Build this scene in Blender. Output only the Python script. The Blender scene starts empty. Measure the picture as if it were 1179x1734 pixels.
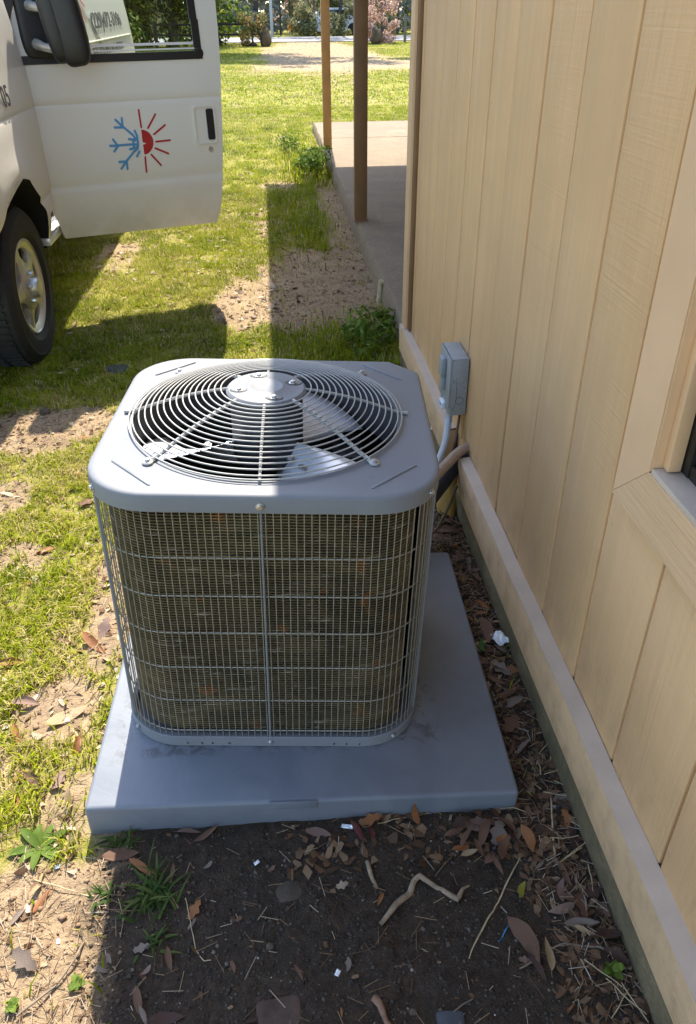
import bpy, bmesh, math, random
import numpy as np
from mathutils import Vector, Matrix, Quaternion, noise as mnoise
random.seed(7); rng = np.random.default_rng(7)
R = math.radians
SC = bpy.context.scene
COL = SC.collection

# ------------------------------------------------------------------ camera
CAM_H = 1.45
pitch, yaw, roll = math.atan(857/1310), R(5.07), R(0.55)
fw = Vector((math.sin(yaw)*math.cos(pitch), math.cos(yaw)*math.cos(pitch), -math.sin(pitch)))
r0 = Vector((math.cos(yaw), -math.sin(yaw), 0)); d0 = fw.cross(r0)
cr = r0*math.cos(roll) + d0*math.sin(roll); cd = -r0*math.sin(roll) + d0*math.cos(roll)
cam = bpy.data.cameras.new('camera'); camo = bpy.data.objects.new('camera', cam); COL.objects.link(camo)
cam.sensor_fit = 'VERTICAL'; cam.sensor_height = 24; cam.lens = 24*1310/1734
cam.clip_start = 0.02; cam.clip_end = 900
m = Matrix.Identity(4)
for i in range(3):
    m[i][0] = cr[i]; m[i][1] = -cd[i]; m[i][2] = -fw[i]
m[2][3] = CAM_H
camo.matrix_world = m
SC.camera = camo

# ------------------------------------------------------------------ sky, sun, exposure
SUN_EL, SUN_AZ = R(51.5), R(2.5)
w = bpy.data.worlds.new('World'); SC.world = w; w.use_nodes = True
nt = w.node_tree; nt.nodes.clear()
sky = nt.nodes.new('ShaderNodeTexSky'); sky.sky_type = 'NISHITA'; sky.sun_disc = False
sky.sun_elevation = SUN_EL; sky.sun_rotation = SUN_AZ; sky.air_density = 1.0; sky.dust_density = 1.0; sky.ozone_density = 1.4
bg = nt.nodes.new('ShaderNodeBackground'); bg.inputs[1].default_value = 0.15
wo = nt.nodes.new('ShaderNodeOutputWorld'); nt.links.new(sky.outputs[0], bg.inputs[0]); nt.links.new(bg.outputs[0], wo.inputs[0])
sl = bpy.data.lights.new('sun', 'SUN'); sl.energy = 3.2; sl.angle = R(0.53); sl.color = (1.0, 0.925, 0.80)
so = bpy.data.objects.new('sun', sl); COL.objects.link(so)
sd = Vector((math.sin(SUN_AZ)*math.cos(SUN_EL), math.cos(SUN_AZ)*math.cos(SUN_EL), math.sin(SUN_EL)))
so.rotation_euler = sd.to_track_quat('Z', 'Y').to_euler(); so.location = sd*30
SC.view_settings.view_transform = 'Standard'; SC.view_settings.look = 'None'
SC.view_settings.gamma = 1; SC.view_settings.use_curve_mapping = False
SC.view_settings.exposure = 1.98

# ------------------------------------------------------------------ object helpers
def tag(o, label=None, cat=None, group=None, kind=None):
    if label: o['label'] = label
    if cat: o['category'] = cat
    if group: o['group'] = group
    if kind: o['kind'] = kind
    return o
def empty(name, loc=(0, 0, 0), rot=(0, 0, 0), label=None, cat=None, group=None):
    o = bpy.data.objects.new(name, None); COL.objects.link(o); o.empty_display_size = .1
    o.location = loc; o.rotation_euler = rot
    return tag(o, label, cat, group)
def link(name, me, mats, parent=None, smooth=35):
    if not isinstance(mats, (list, tuple)): mats = [mats]
    for mm in mats:
        if mm and mm.name not in [x.name for x in me.materials if x]: me.materials.append(mm)
    if smooth is not None:
        me.polygons.foreach_set('use_smooth', [True]*len(me.polygons))
        me.set_sharp_from_angle(angle=R(smooth))
    o = bpy.data.objects.new(name, me); COL.objects.link(o)
    if parent is not None: o.parent = parent
    return o
def copy_obj(o, parent=None, loc=None, rot=None):
    c = o.copy(); COL.objects.link(c)
    if parent is not None: c.parent = parent
    if loc is not None: c.location = loc
    if rot is not None: c.rotation_euler = rot
    return c

class MB:
    def __init__(s): s.v = []; s.f = []; s.mi = []
    def add(s, vs, fs, mi=0):
        b = len(s.v); s.v += [tuple(x) for x in vs]
        for f in fs: s.f.append(tuple(b+i for i in f)); s.mi.append(mi)
        return s
    def box(s, a, b, bev=0.0, M=None, mi=0, seg=2):
        bm = bmesh.new(); bmesh.ops.create_cube(bm, size=1)
        ce = [(a[i]+b[i])/2 for i in range(3)]; sz = [abs(b[i]-a[i]) for i in range(3)]
        for v in bm.verts: v.co = Vector([v.co[i]*sz[i] for i in range(3)])
        if bev > 0: bmesh.ops.bevel(bm, geom=bm.edges[:], offset=bev, segments=seg, profile=.5, affect='EDGES', clamp_overlap=True)
        for v in bm.verts:
            v.co = v.co+Vector(ce)
            if M is not None: v.co = M @ v.co
        bm.verts.index_update()
        s.add([v.co[:] for v in bm.verts], [[v.index for v in f.verts] for f in bm.faces], mi); bm.free(); return s
    def tube(s, pts, r, n=8, cap=True, mi=0, squash=None):
        pts = [Vector(p) for p in pts]; rs = r if isinstance(r, (list, tuple)) else [r]*len(pts)
        vs = []; fs = []; up = None
        for i, p in enumerate(pts):
            t = (pts[min(i+1, len(pts)-1)]-pts[max(i-1, 0)]).normalized()
            if up is None:
                up = Vector((0, 0, 1)) if abs(t.z) < .9 else Vector((1, 0, 0))
            x = t.cross(up).normalized(); y = x.cross(t).normalized(); up = y
            for k in range(n):
                a = 2*math.pi*k/n
                vs.append(p+x*math.cos(a)*rs[i]+y*math.sin(a)*rs[i]*(squash or 1))
        for i in range(len(pts)-1):
            for k in range(n):
                k2 = (k+1) % n; fs.append((i*n+k, i*n+k2, (i+1)*n+k2, (i+1)*n+k))
        if cap: fs.append(tuple(range(n-1, -1, -1))); fs.append(tuple((len(pts)-1)*n+k for k in range(n)))
        return s.add(vs, fs, mi)
    def lathe(s, prof, n=24, M=None, mi=0, close=False):
        vs = []; fs = []
        for (r, z) in prof:
            for k in range(n):
                a = 2*math.pi*k/n; v = Vector((r*math.cos(a), r*math.sin(a), z)); vs.append(M @ v if M is not None else v)
        L = len(prof)
        for i in range(L-1 if not close else L):
            j = (i+1) % L
            for k in range(n):
                k2 = (k+1) % n; fs.append((i*n+k, i*n+k2, j*n+k2, j*n+k))
        return s.add(vs, fs, mi)
    def loops(s, loops, closed=True, mi=0):
        n = len(loops[0]); vs = [p for l in loops for p in l]; fs = []
        for i in range(len(loops)-1):
            for k in range(n if closed else n-1):
                k2 = (k+1) % n; fs.append((i*n+k, i*n+k2, (i+1)*n+k2, (i+1)*n+k))
        return s.add(vs, fs, mi)
    def poly(s, pts, mi=0): return s.add(pts, [tuple(range(len(pts)))], mi)
    def off(s, d):
        d = Vector(d); s.v = [tuple(Vector(p)-d) for p in s.v]; return s
    def build(s, name, mats, parent=None, smooth=35):
        me = bpy.data.meshes.new(name); me.from_pydata(s.v, [], s.f)
        if not isinstance(mats, (list, tuple)): mats = [mats]
        for mm in mats: me.materials.append(mm)
        if any(s.mi): me.polygons.foreach_set('material_index', s.mi)
        me.update()
        bm = bmesh.new(); bm.from_mesh(me); bmesh.ops.recalc_face_normals(bm, faces=bm.faces[:]); bm.to_mesh(me); bm.free()
        return link(name, me, [], parent, smooth)

def fast_mesh(name, verts, faces_k, mats, tint=None, parent=None, smooth=None, mat_index=None):
    """verts (N,3); faces (M,k) constant k"""
    me = bpy.data.meshes.new(name); n = len(verts); mfa, k = faces_k.shape
    me.vertices.add(n); me.vertices.foreach_set('co', verts.astype(np.float32).ravel())
    me.loops.add(mfa*k); me.loops.foreach_set('vertex_index', faces_k.astype(np.int32).ravel())
    me.polygons.add(mfa); me.polygons.foreach_set('loop_start', np.arange(0, mfa*k, k, dtype=np.int32))
    me.update(calc_edges=True)
    if tint is not None:
        at = me.attributes.new('tint', 'FLOAT', 'POINT'); at.data.foreach_set('value', tint.astype(np.float32))
    if not isinstance(mats, (list, tuple)): mats = [mats]
    for mm in mats: me.materials.append(mm)
    if mat_index is not None: me.polygons.foreach_set('material_index', mat_index.astype(np.int32))
    if smooth: me.polygons.foreach_set('use_smooth', [True]*mfa)
    o = bpy.data.objects.new(name, me); COL.objects.link(o)
    if parent is not None: o.parent = parent
    return o

# ------------------------------------------------------------------ numpy noise
def _h(i, j, s):
    n = (i.astype(np.int64)*374761393 + j.astype(np.int64)*668265263 + s*982451653) & 0xffffffff
    n = ((n ^ (n >> 13))*1274126177) & 0xffffffff
    return ((n ^ (n >> 16)) & 0xffff)/65535.0
def vnoise(x, y, s=0):
    x = np.asarray(x, float); y = np.asarray(y, float)
    i = np.floor(x); j = np.floor(y); u = x-i; v = y-j; u = u*u*(3-2*u); v = v*v*(3-2*v)
    return (_h(i, j, s)*(1-u)+_h(i+1, j, s)*u)*(1-v)+(_h(i, j+1, s)*(1-u)+_h(i+1, j+1, s)*u)*v
def fbm(x, y, s=0, o=4):
    a = .5; t = 0; f = 1; n = 0
    for k in range(o): t = t+a*vnoise(x*f, y*f, s+k*17); n += a; a *= .5; f *= 2.03
    return t/n
def sstep(a, b, x): t = np.clip((x-a)/(b-a), 0, 1); return t*t*(3-2*t)

# ------------------------------------------------------------------ materials
class NT:
    def __init__(s, name):
        s.m = bpy.data.materials.new(name); s.m.use_nodes = True; s.t = s.m.node_tree; s.t.nodes.clear()
        s.out = s.n('ShaderNodeOutputMaterial')
    def n(s, typ, **k):
        nd = s.t.nodes.new(typ)
        for a, v in k.items(): setattr(nd, a, v)
        return nd
    def l(s, a, b): s.t.links.new(a, b)
    def pos(s, scale=(1, 1, 1), obj=False):
        if obj: src = s.n('ShaderNodeTexCoord').outputs['Object']
        else: src = s.n('ShaderNodeNewGeometry').outputs['Position']
        mp = s.n('ShaderNodeMapping'); mp.inputs['Scale'].default_value = scale; s.l(src, mp.inputs[0]); return mp.outputs[0]
    def noise(s, vec, scale=5, detail=4, rough=.55, dist=0):
        nd = s.n('ShaderNodeTexNoise'); nd.inputs['Scale'].default_value = scale; nd.inputs['Detail'].default_value = detail
        nd.inputs['Roughness'].default_value = rough; nd.inputs['Distortion'].default_value = dist; s.l(vec, nd.inputs['Vector']); return nd.outputs['Fac']
    def ramp(s, fac, stops):
        r = s.n('ShaderNodeValToRGB'); e = r.color_ramp.elements
        while len(e) < len(stops): e.new(.5)
        for k, (p, c) in enumerate(stops):
            e[k].position = p; e[k].color = (c if len(c) == 4 else (*c, 1)) if not isinstance(c, (int, float)) else (c, c, c, 1)
        s.l(fac, r.inputs[0]); return r.outputs[0]
    def mix(s, fac, a, b, mode='MIX'):
        x = s.n('ShaderNodeMix', data_type='RGBA', blend_type=mode)
        for sock, v in ((x.inputs[0], fac), (x.inputs[6], a), (x.inputs[7], b)):
            if isinstance(v, (int, float)): sock.default_value = v if sock.type == 'VALUE' else (v, v, v, 1)
            elif isinstance(v, tuple): sock.default_value = (*v, 1) if len(v) == 3 else v
            else: s.l(v, sock)
        return x.outputs[2]
    def math(s, op, a, b=0.0):
        x = s.n('ShaderNodeMath', operation=op)
        for sock, v in ((x.inputs[0], a), (x.inputs[1], b)):
            if isinstance(v, (int, float)): sock.default_value = v
            else: s.l(v, sock)
        return x.outputs[0]
    def bump(s, h, strength=.3, dist=.005, prev=None):
        b = s.n('ShaderNodeBump'); b.inputs['Strength'].default_value = strength; b.inputs['Distance'].default_value = dist
        s.l(h, b.inputs['Height'])
        if prev is not None: s.l(prev, b.inputs['Normal'])
        return b.outputs[0]
    def bsdf(s, color, rough=.5, metal=0, normal=None, spec=None, coat=0):
        p = s.n('ShaderNodeBsdfPrincipled')
        if isinstance(color, tuple): p.inputs['Base Color'].default_value = (*color, 1)
        else: s.l(color, p.inputs['Base Color'])
        for nm, v in (('Roughness', rough), ('Metallic', metal)):
            if isinstance(v, (int, float)): p.inputs[nm].default_value = v
            else: s.l(v, p.inputs[nm])
        if normal is not None: s.l(normal, p.inputs['Normal'])
        if spec is not None: p.inputs['Specular IOR Level'].default_value = spec
        if coat: p.inputs['Coat Weight'].default_value = coat; p.inputs['Coat Roughness'].default_value = .08
        return p.outputs[0]
    def done(s, sh): s.l(sh, s.out.inputs[0]); return s.m

def dup3(c, k): return tuple(min(1, x*k) for x in c)
def simple(name, c, rough=.5, metal=0, var=.25, scale=12, bump=.15, bscale=60, bdist=.002, obj=False, coat=0, spec=None):
    t = NT(name); p = t.pos(obj=obj); f = t.noise(p, scale, 5)
    col = t.ramp(f, [(.3, dup3(c, 1-var)), (.7, dup3(c, 1+var))])
    nm = t.bump(t.noise(p, bscale, 4), bump, bdist) if bump else None
    return t.done(t.bsdf(col, rough, metal, nm, spec, coat))

def m_siding(name, c, horizontal=False):
    t = NT(name)
    rnd = t.n('ShaderNodeObjectInfo').outputs['Random']
    big = t.noise(t.pos((1, 1, 1)), 3.0, 3)
    grain = t.noise(t.pos((60, 60, 3.0) if not horizontal else (60, 3, 60)), 1.0, 5, .6, 1.2)
    saw = t.noise(t.pos((14, 3.0, 170)), 1.0, 3, .6)
    wv = t.noise(t.pos((1, 55, 1.3) if not horizontal else (1, 1.6, 40)), 2.0, 3, .5, 2.5)
    # boards differ: some show coarse vertical grain, others rough saw marks
    sel = t.ramp(t.math('FRACT', t.math('MULTIPLY', rnd, 7.31)), [(.25, .15), (.4, .85)])
    col = t.mix(t.ramp(big, [(.35, 0.0), (.7, 1.0)]), dup3(c, .93), dup3(c, 1.06))
    col = t.mix(t.ramp(grain, [(.30, .35), (.45, 0.0)]), col, dup3(c, .72))
    vs_ = t.noise(t.pos((1, 26, .7) if not horizontal else (1, .7, 26)), 1.0, 4, .6, .6)
    col = t.mix(t.ramp(vs_, [(.35, .5), (.6, 0.0)]), col, dup3(c, .86))
    sp = t.n('ShaderNodeSeparateXYZ'); t.l(t.n('ShaderNodeNewGeometry').outputs['Position'], sp.inputs[0])
    spl = t.math('MULTIPLY', t.ramp(sp.outputs[2], [(.10, 1.0), (.42, 0.0)]), t.ramp(t.noise(t.pos((1, 1, .6)), 17, 5, .7), [(.46, 0.0), (.70, .38)]))
    col = t.mix(spl, col, (.16, .105, .06))
    spots = t.noise(t.pos((1, 1, 1)), 42, 2, .5)
    col = t.mix(t.ramp(spots, [(.76, 0.0), (.80, .45)]), col, dup3(c, .5))
    n1 = t.bump(grain, .45, .004)
    hh = t.mix(sel, saw, wv)
    n2 = t.bump(hh, .36 if not horizontal else .45, .0045, n1)
    return t.done(t.bsdf(col, .62, 0, n2, .35))

def m_concrete(name, c, dark, stain=.6, sc=4):
    t = NT(name); p = t.pos()
    a = t.noise(p, sc, 6, .65, .6); b = t.noise(p, sc*12, 5, .7); st = t.noise(t.pos((1, .35, 1)), sc*.7, 5, .6, 1.5)
    col = t.mix(t.ramp(a, [(.35, 0.0), (.7, 1.0)]), dark, c)
    col = t.mix(t.ramp(b, [(.4, .5), (.6, 0.0)]), col, dup3(dark, .8))
    col = t.mix(t.ramp(st, [(.58, 0.0), (.72, stain)]), col, dup3(c, 1.35))
    nm = t.bump(b, .5, .004, t.bump(a, .4, .01))
    return t.done(t.bsdf(col, .9, 0, nm, .08))

def m_leafy(name, stops, trans=.4, rough=.55, attr=True):
    """foliage / grass: colour from the per-leaf tint attribute, part of the light passes through"""
    t = NT(name)
    if attr:
        a = t.n('ShaderNodeAttribute'); a.attribute_name = 'tint'; f = a.outputs['Fac']
    else:
        f = t.noise(t.pos(obj=True), 30, 4)
    col = t.ramp(f, stops)
    p = t.bsdf(col, rough, 0, None, .10)
    tr = t.n('ShaderNodeBsdfTranslucent'); t.l(col, tr.inputs[0])
    mx = t.n('ShaderNodeMixShader'); mx.inputs[0].default_value = trans; t.l(p, mx.inputs[1]); t.l(tr.outputs[0], mx.inputs[2])
    return t.done(mx.outputs[0])

def m_dryleaf(name, c, trans=.25):
    t = NT(name); po = t.pos(obj=True); f = t.noise(po, 90, 4, .6)
    rnd = t.n('ShaderNodeObjectInfo').outputs['Random']
    vein = t.n('ShaderNodeTexWave'); vein.inputs['Scale'].default_value = 40; vein.inputs['Distortion'].default_value = 2
    t.l(po, vein.inputs['Vector'])
    col = t.ramp(f, [(.3, dup3(c, .65)), (.7, dup3(c, 1.15))])
    col = t.mix(t.math('MULTIPLY', rnd, .35), col, dup3(c, .55))
    nm = t.bump(vein.outputs['Fac'], .3, .002)
    p = t.bsdf(col, .55, 0, nm, .35)
    tr = t.n('ShaderNodeBsdfTranslucent'); t.l(col, tr.inputs[0])
    mx = t.n('ShaderNodeMixShader'); mx.inputs[0].default_value = trans; t.l(p, mx.inputs[1]); t.l(tr.outputs[0], mx.inputs[2])
    return t.done(mx.outputs[0])

def m_glass(name, tint, gloss=.12, opa=.25, c=(.02, .025, .022)):
    t = NT(name)
    tr = t.n('ShaderNodeBsdfTransparent'); tr.inputs[0].default_value = (*tint, 1)
    g = t.n('ShaderNodeBsdfGlossy'); g.inputs['Roughness'].default_value = .02; g.inputs['Color'].default_value = (.9, .95, .92, 1)
    fr = t.n('ShaderNodeFresnel'); fr.inputs[0].default_value = 1.5
    mx = t.n('ShaderNodeMixShader'); t.l(fr.outputs[0], mx.inputs[0]); t.l(tr.outputs[0], mx.inputs[1]); t.l(g.outputs[0], mx.inputs[2])
    return t.done(mx.outputs[0])

TAN = (.70, .437, .222)
M = dict(
    siding=m_siding('tan_siding_paint', TAN), trim=m_siding('tan_trim_paint', (.67, .435, .245), True),
    trimv=simple('tan_casing_paint', (.69, .44, .25), .55, 0, .06, 6, .12, 180),
    skirt=m_siding('tan_skirt_paint', (.63, .41, .225), True),
    ledge=simple('weathered_ledge_paint', (.51, .40, .30), .75, 0, .07, 14, .3, 120),
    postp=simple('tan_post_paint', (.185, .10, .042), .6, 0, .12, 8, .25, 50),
    litpost=simple('bounce_lit_post', (.44, .25, .10), .7, 0, .14, 8, .3, 50),  # lighter copy of the post paint: bounce light painted into its colour
    found=m_concrete('mossy_foundation', (.24, .185, .105), (.12, .098, .055), .2, 9),
    slab=m_concrete('porch_concrete', (.285, .222, .145), (.22, .175, .125), .5, 4),
    soffit=simple('soffit_paint', (.5, .42, .3), .7, 0, .08), roof=simple('shingle_brown', (.10, .085, .07), .9, 0, .4, 30, .6, 40, .01),
    grey=simple('grey_cabinet_paint', (.19, .203, .222), .5, 0, .03, 9, .12, 260, .0006, spec=.2),
    greydark=simple('grey_wire_coating', (.36, .35, .32), .4, 0, .10, 40, .1),
    wire=simple('guard_wire_coating', (.27, .245, .195), .42, .25, .12, 60, 0),
    shroud=simple('dark_shroud_paint', (.05, .052, .056), .5, 0, .2, 12),
    black=simple('black_interior', (.018, .016, .014), .7, 0, .3, 15),
    alu=simple('fan_aluminium', (.80, .83, .86), .32, .25, .06, 9, .1, 90, .0008),
    steel=simple('zinc_screw', (.55, .55, .54), .3, .9, .15, 60, 0),
    pad=None, van=None,
    chrome=simple('bright_trim', (.82, .82, .80), .25, .3, .05, 20, 0),
    rubber=simple('tyre_rubber', (.016, .016, .016), .75, 0, .35, 30, .4, 80, .003),
    plastic=simple('black_plastic', (.014, .014, .015), .42, 0, .2, 30, .15, 200, .0006),
    rim=simple('wheel_alloy', (.58, .56, .50), .35, .65, .12, 14, .15),
    under=simple('underbody_black', (.012, .012, .012), .9, 0, .3),
    red=simple('red_vinyl', (.42, .012, .016), .45, 0, .05, 30, 0), blue=simple('blue_vinyl', (.085, .27, .46), .45, 0, .05, 30, 0),
    ink=simple('dark_lettering_vinyl', (.03, .03, .035), .45, 0, .1, 30, 0),
    boxgrey=simple('disconnect_grey_paint', (.30, .32, .33), .42, 0, .06, 30, .15, 150),
    conduit=simple('grey_conduit_pvc', (.42, .45, .47), .45, 0, .08, 30, .1),
    insul=simple('black_foam_insulation', (.012, .012, .014), .85, 0, .3, 30, .4, 90, .003),
    pipe=simple('tan_painted_pipe', (.34, .24, .17), .6, 0, .15, 20, .2),
    foam=simple('yellow_spray_foam', (.34, .20, .035), .7, 0, .3, 25, .6, 40, .01),
    cable=simple('brown_cable', (.09, .055, .03), .6, 0, .2, 30, .1),
    sticker=simple('white_sticker', (.75, .78, .8), .5, 0, .04, 20, 0), stickerblue=simple('blue_print', (.12, .25, .55), .5, 0, .04, 20, 0),
    paper=simple('white_scrap', (.78, .80, .80), .6, 0, .08, 60, .6, 40, .006),
    foil=simple('foil_scrap', (.75, .77, .78), .35, .6, .1, 60, .7, 60, .006),
    stick=simple('dry_wood', (.26, .19, .12), .8, 0, .35, 60, .6, 120, .003), twig=simple('grey_twig', (.19, .145, .10), .8, 0, .3, 60, .4, 120, .002),
    straw=simple('straw', (.42, .33, .18), .7, 0, .25, 60, .2), rust=simple('rusty_root', (.22, .12, .07), .8, 0, .4, 60, .6, 90, .004),
    brick=simple('earthy_brick', (.068, .042, .028), .9, 0, .35, 25, .6, 70, .004), stone=simple('field_stone', (.075, .055, .036), .9, 0, .35, 20, .6, 60, .006),
    slate=simple('blue_grey_stone', (.05, .053, .06), .85, 0, .3, 20, .5, 60, .004),
    bluewire=simple('blue_wire_plastic', (.02, .18, .36), .4, 0, .1, 30, 0),
    glass=m_glass('green_tint_glass', (.74, .83, .78)), dglass=simple('dark_window_glass', (.012, .014, .014), .06, 0, .2, 6, 0, spec=.6),
    bronze=simple('dark_bronze_sash', (.028, .024, .02), .4, .3, .2, 30, .1),
    bark=simple('tree_bark', (.075, .06, .045), .9, 0, .4, 8, .8, 18, .03),
    fencew=simple('dark_fence_wood', (.03, .024, .018), .85, 0, .3, 8, .5), fenceg=simple('grey_fence_wood', (.13, .12, .10), .85, 0, .3, 8, .5),
    rock=simple('brown_boulder', (.095, .065, .035), .9, 0, .4, 6, .8, 14, .05),
    whitecar=simple('white_car_paint', (.75, .76, .78), .3, 0, .03, 5, 0), orange=simple('orange_sign_face', (.75, .27, .02), .5, 0, .04, 5, 0),
    signgreen=simple('green_sign_face', (.02, .22, .10), .5, 0, .04, 5, 0), polegrey=simple('galvanised_pole', (.42, .43, .44), .5, .5, .1, 9, 0),
    road=m_concrete('sunlit_asphalt', (.30, .29, .27), (.23, .22, .205), .2, 1.5),
)
def m_pad():
    t = NT('grey_pad_plastic'); p = t.pos()
    a = t.noise(p, 7, 5, .6, .8); b = t.noise(p, 55, 5, .75); d = t.noise(p, 160, 3)
    col = t.mix(t.ramp(a, [(.3, 0.0), (.7, 1.0)]), (.135, .15, .172), (.178, .193, .215))
    col = t.mix(t.ramp(b, [(.64, 0.0), (.74, .55)]), col, (.13, .12, .11))
    # dirt splashed round the foot of the unit
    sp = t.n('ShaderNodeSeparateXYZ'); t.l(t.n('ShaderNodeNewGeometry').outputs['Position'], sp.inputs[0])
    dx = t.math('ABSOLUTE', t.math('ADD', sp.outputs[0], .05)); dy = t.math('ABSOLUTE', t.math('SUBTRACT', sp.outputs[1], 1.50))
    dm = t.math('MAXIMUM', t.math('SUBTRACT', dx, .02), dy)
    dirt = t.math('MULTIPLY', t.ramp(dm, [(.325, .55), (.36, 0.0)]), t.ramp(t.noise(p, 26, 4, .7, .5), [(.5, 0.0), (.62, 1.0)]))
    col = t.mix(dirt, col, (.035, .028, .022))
    nm = t.bump(d, .12, .001, t.bump(a, .15, .01))
    return t.done(t.bsdf(col, t.ramp(a, [(.3, .42), (.7, .58)]), 0, nm, .45))
M['pad'] = m_pad()
def m_cabinet():
    t = NT('grey_cabinet_enamel'); p = t.pos(); a = t.noise(p, 6, 4, .6); b = t.noise(p, 60, 4, .7); c = t.noise(p, 140, 2, .4)
    col = t.mix(t.ramp(a, [(.3, 0.0), (.7, 1.0)]), (.19, .198, .21), (.212, .219, .228))
    col = t.mix(t.ramp(b, [(.56, 0.0), (.72, .3)]), col, (.25, .24, .22))
    col = t.mix(t.ramp(c, [(.76, 0.0), (.80, .7)]), col, (.10, .09, .08))
    return t.done(t.bsdf(col, t.ramp(a, [(.3, .44), (.7, .58)]), 0, t.bump(a, .06, .004), .2))
M['grey'] = m_cabinet()
def m_van():
    t = NT('white_van_paint'); p = t.pos()
    sp = t.n('ShaderNodeSeparateXYZ'); t.l(t.n('ShaderNodeNewGeometry').outputs['Position'], sp.inputs[0])
    low = t.ramp(sp.outputs[2], [(.40, 1.0), (.72, 0.0)])
    f = t.math('MULTIPLY', low, t.ramp(t.noise(p, 6, 5, .7), [(.35, .1), (.75, .6)]))
    col = t.mix(f, (.76, .70, .59), (.50, .39, .24))
    sk = t.ramp(t.noise(p, 70, 2, .4), [(.80, 0.0), (.82, .8)])
    col = t.mix(t.math('MULTIPLY', sk, low), col, (.05, .04, .03))
    return t.done(t.bsdf(col, .32, 0, t.bump(t.noise(p, 2.5, 2), .05, .02), .5, .35))
M['van'] = m_van()
def m_coil():
    t = NT('dirty_coil_aluminium'); p = t.pos()
    a = t.noise(p, 5, 4, .6, 1); b = t.noise(t.pos((4, 4, 40)), 1.6, 4, .65); g = t.noise(t.pos((6, 6, 120)), 2, 3, .6)
    col = t.mix(t.ramp(a, [(.35, 0.0), (.65, 1.0)]), (.10, .078, .042), (.26, .195, .095))
    col = t.mix(t.ramp(b, [(.38, .6), (.58, 0.0)]), col, (.085, .065, .035))
    col = t.mix(t.ramp(g, [(.62, 0.0), (.70, .7)]), col, (.55, .47, .33))  # pale streaks: glints on bent fins painted into the colour
    r = t.noise(t.pos((1, 1, 1)), 13, 3); col = t.mix(t.ramp(r, [(.66, 0.0), (.72, .5)]), col, (.5, .19, .05))
    r2 = t.noise(t.pos((1, 1, .6)), 9, 3); col = t.mix(t.ramp(r2, [(.64, 0.0), (.72, .4)]), col, (.07, .10, .05))
    return t.done(t.bsdf(col, .5, .15, None, .4))
M['coil'] = m_coil()
def m_ground():
    t = NT('soil_and_thatch'); p = t.pos()
    at = t.n('ShaderNodeAttribute'); at.attribute_name = 'bare'; bare = at.outputs['Fac']
    ad = t.n('ShaderNodeAttribute'); ad.attribute_name = 'damp'; damp = ad.outputs['Fac']  # mask of the darker soil
    a = t.noise(p, 5, 6, .65, .5); b = t.noise(p, 60, 6, .7); c = t.noise(p, 240, 3, .6); gp = t.noise(p, 1.3, 5, .6)
    soil = t.mix(t.ramp(a, [(.3, 0.0), (.7, 1.0)]), (.28, .20, .122), (.42, .312, .19))
    soil = t.mix(t.ramp(b, [(.35, .75), (.55, 0.0)]), soil, (.20, .135, .085))
    soil = t.mix(t.ramp(c, [(.64, 0.0), (.74, .8)]), soil, (.42, .32, .21))
    dark_mix = t.mix(t.ramp(b, [(.35, 0.0), (.65, 1.0)]), (.038, .028, .019), (.092, .066, .045))
    dark_mix = t.mix(t.ramp(a, [(.35, .0), (.65, .6)]), dark_mix, (.044, .036, .029))
    dark_mix = t.mix(t.ramp(c, [(.66, 0.0), (.74, .8)]), dark_mix, (.17, .13, .095))
    soil = t.mix(damp, soil, dark_mix)
    gr = t.mix(t.ramp(gp, [(.35, 0.0), (.65, 1.0)]), (.145, .18, .012), (.20, .225, .02))
    gr = t.mix(t.ramp(b, [(.40, 0.0), (.58, .8)]), gr, (.36, .28, .10))
    gr = t.mix(t.ramp(c, [(.35, .5), (.5, 0.0)]), gr, (.05, .06, .015))
    col = t.mix(bare, gr, soil)
    nm = t.bump(c, .5, .003, t.bump(b, .7, .012))
    return t.done(t.bsdf(col, .95, 0, nm, .06))
M['ground'] = m_ground()
GRASS = m_leafy('lawn_blades', [(0, (.045, .075, .006)), (.3, (.12, .17, .008)), (.65, (.27, .32, .009)), (.84, (.36, .35, .025)), (.91, (.45, .36, .14)), (1, (.58, .47, .25))], .45)
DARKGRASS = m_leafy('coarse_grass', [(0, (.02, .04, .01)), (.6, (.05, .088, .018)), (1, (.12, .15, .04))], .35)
M['litter'] = m_leafy('leaf_litter', [(0, (.06, .035, .02)), (.3, (.14, .08, .045)), (.6, (.25, .16, .09)), (.85, (.40, .30, .19)), (1, (.55, .48, .38))], .2)
M['clod'] = m_leafy('soil_crumbs', [(0, (.03, .025, .02)), (.7, (.085, .07, .056)), (.95, (.19, .155, .125)), (1, (.6, .58, .54))], .0, .95)
M['drysoil'] = m_leafy('dry_crumbs', [(0, (.14, .09, .055)), (.7, (.28, .19, .12)), (1, (.42, .32, .22))], .0, .95)
LEAFM = {k: m_dryleaf('dry_leaf_'+k, c) for k, c in dict(tan=(.46, .33, .18), brown=(.19, .10, .058), grey=(.26, .20, .155), orange=(.36, .145, .05), red=(.15, .035, .03), pink=(.30, .19, .145), dark=(.085, .045, .03), yellow=(.34, .34, .05), green=(.07, .19, .035), pale=(.55, .45, .32)).items()}

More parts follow.
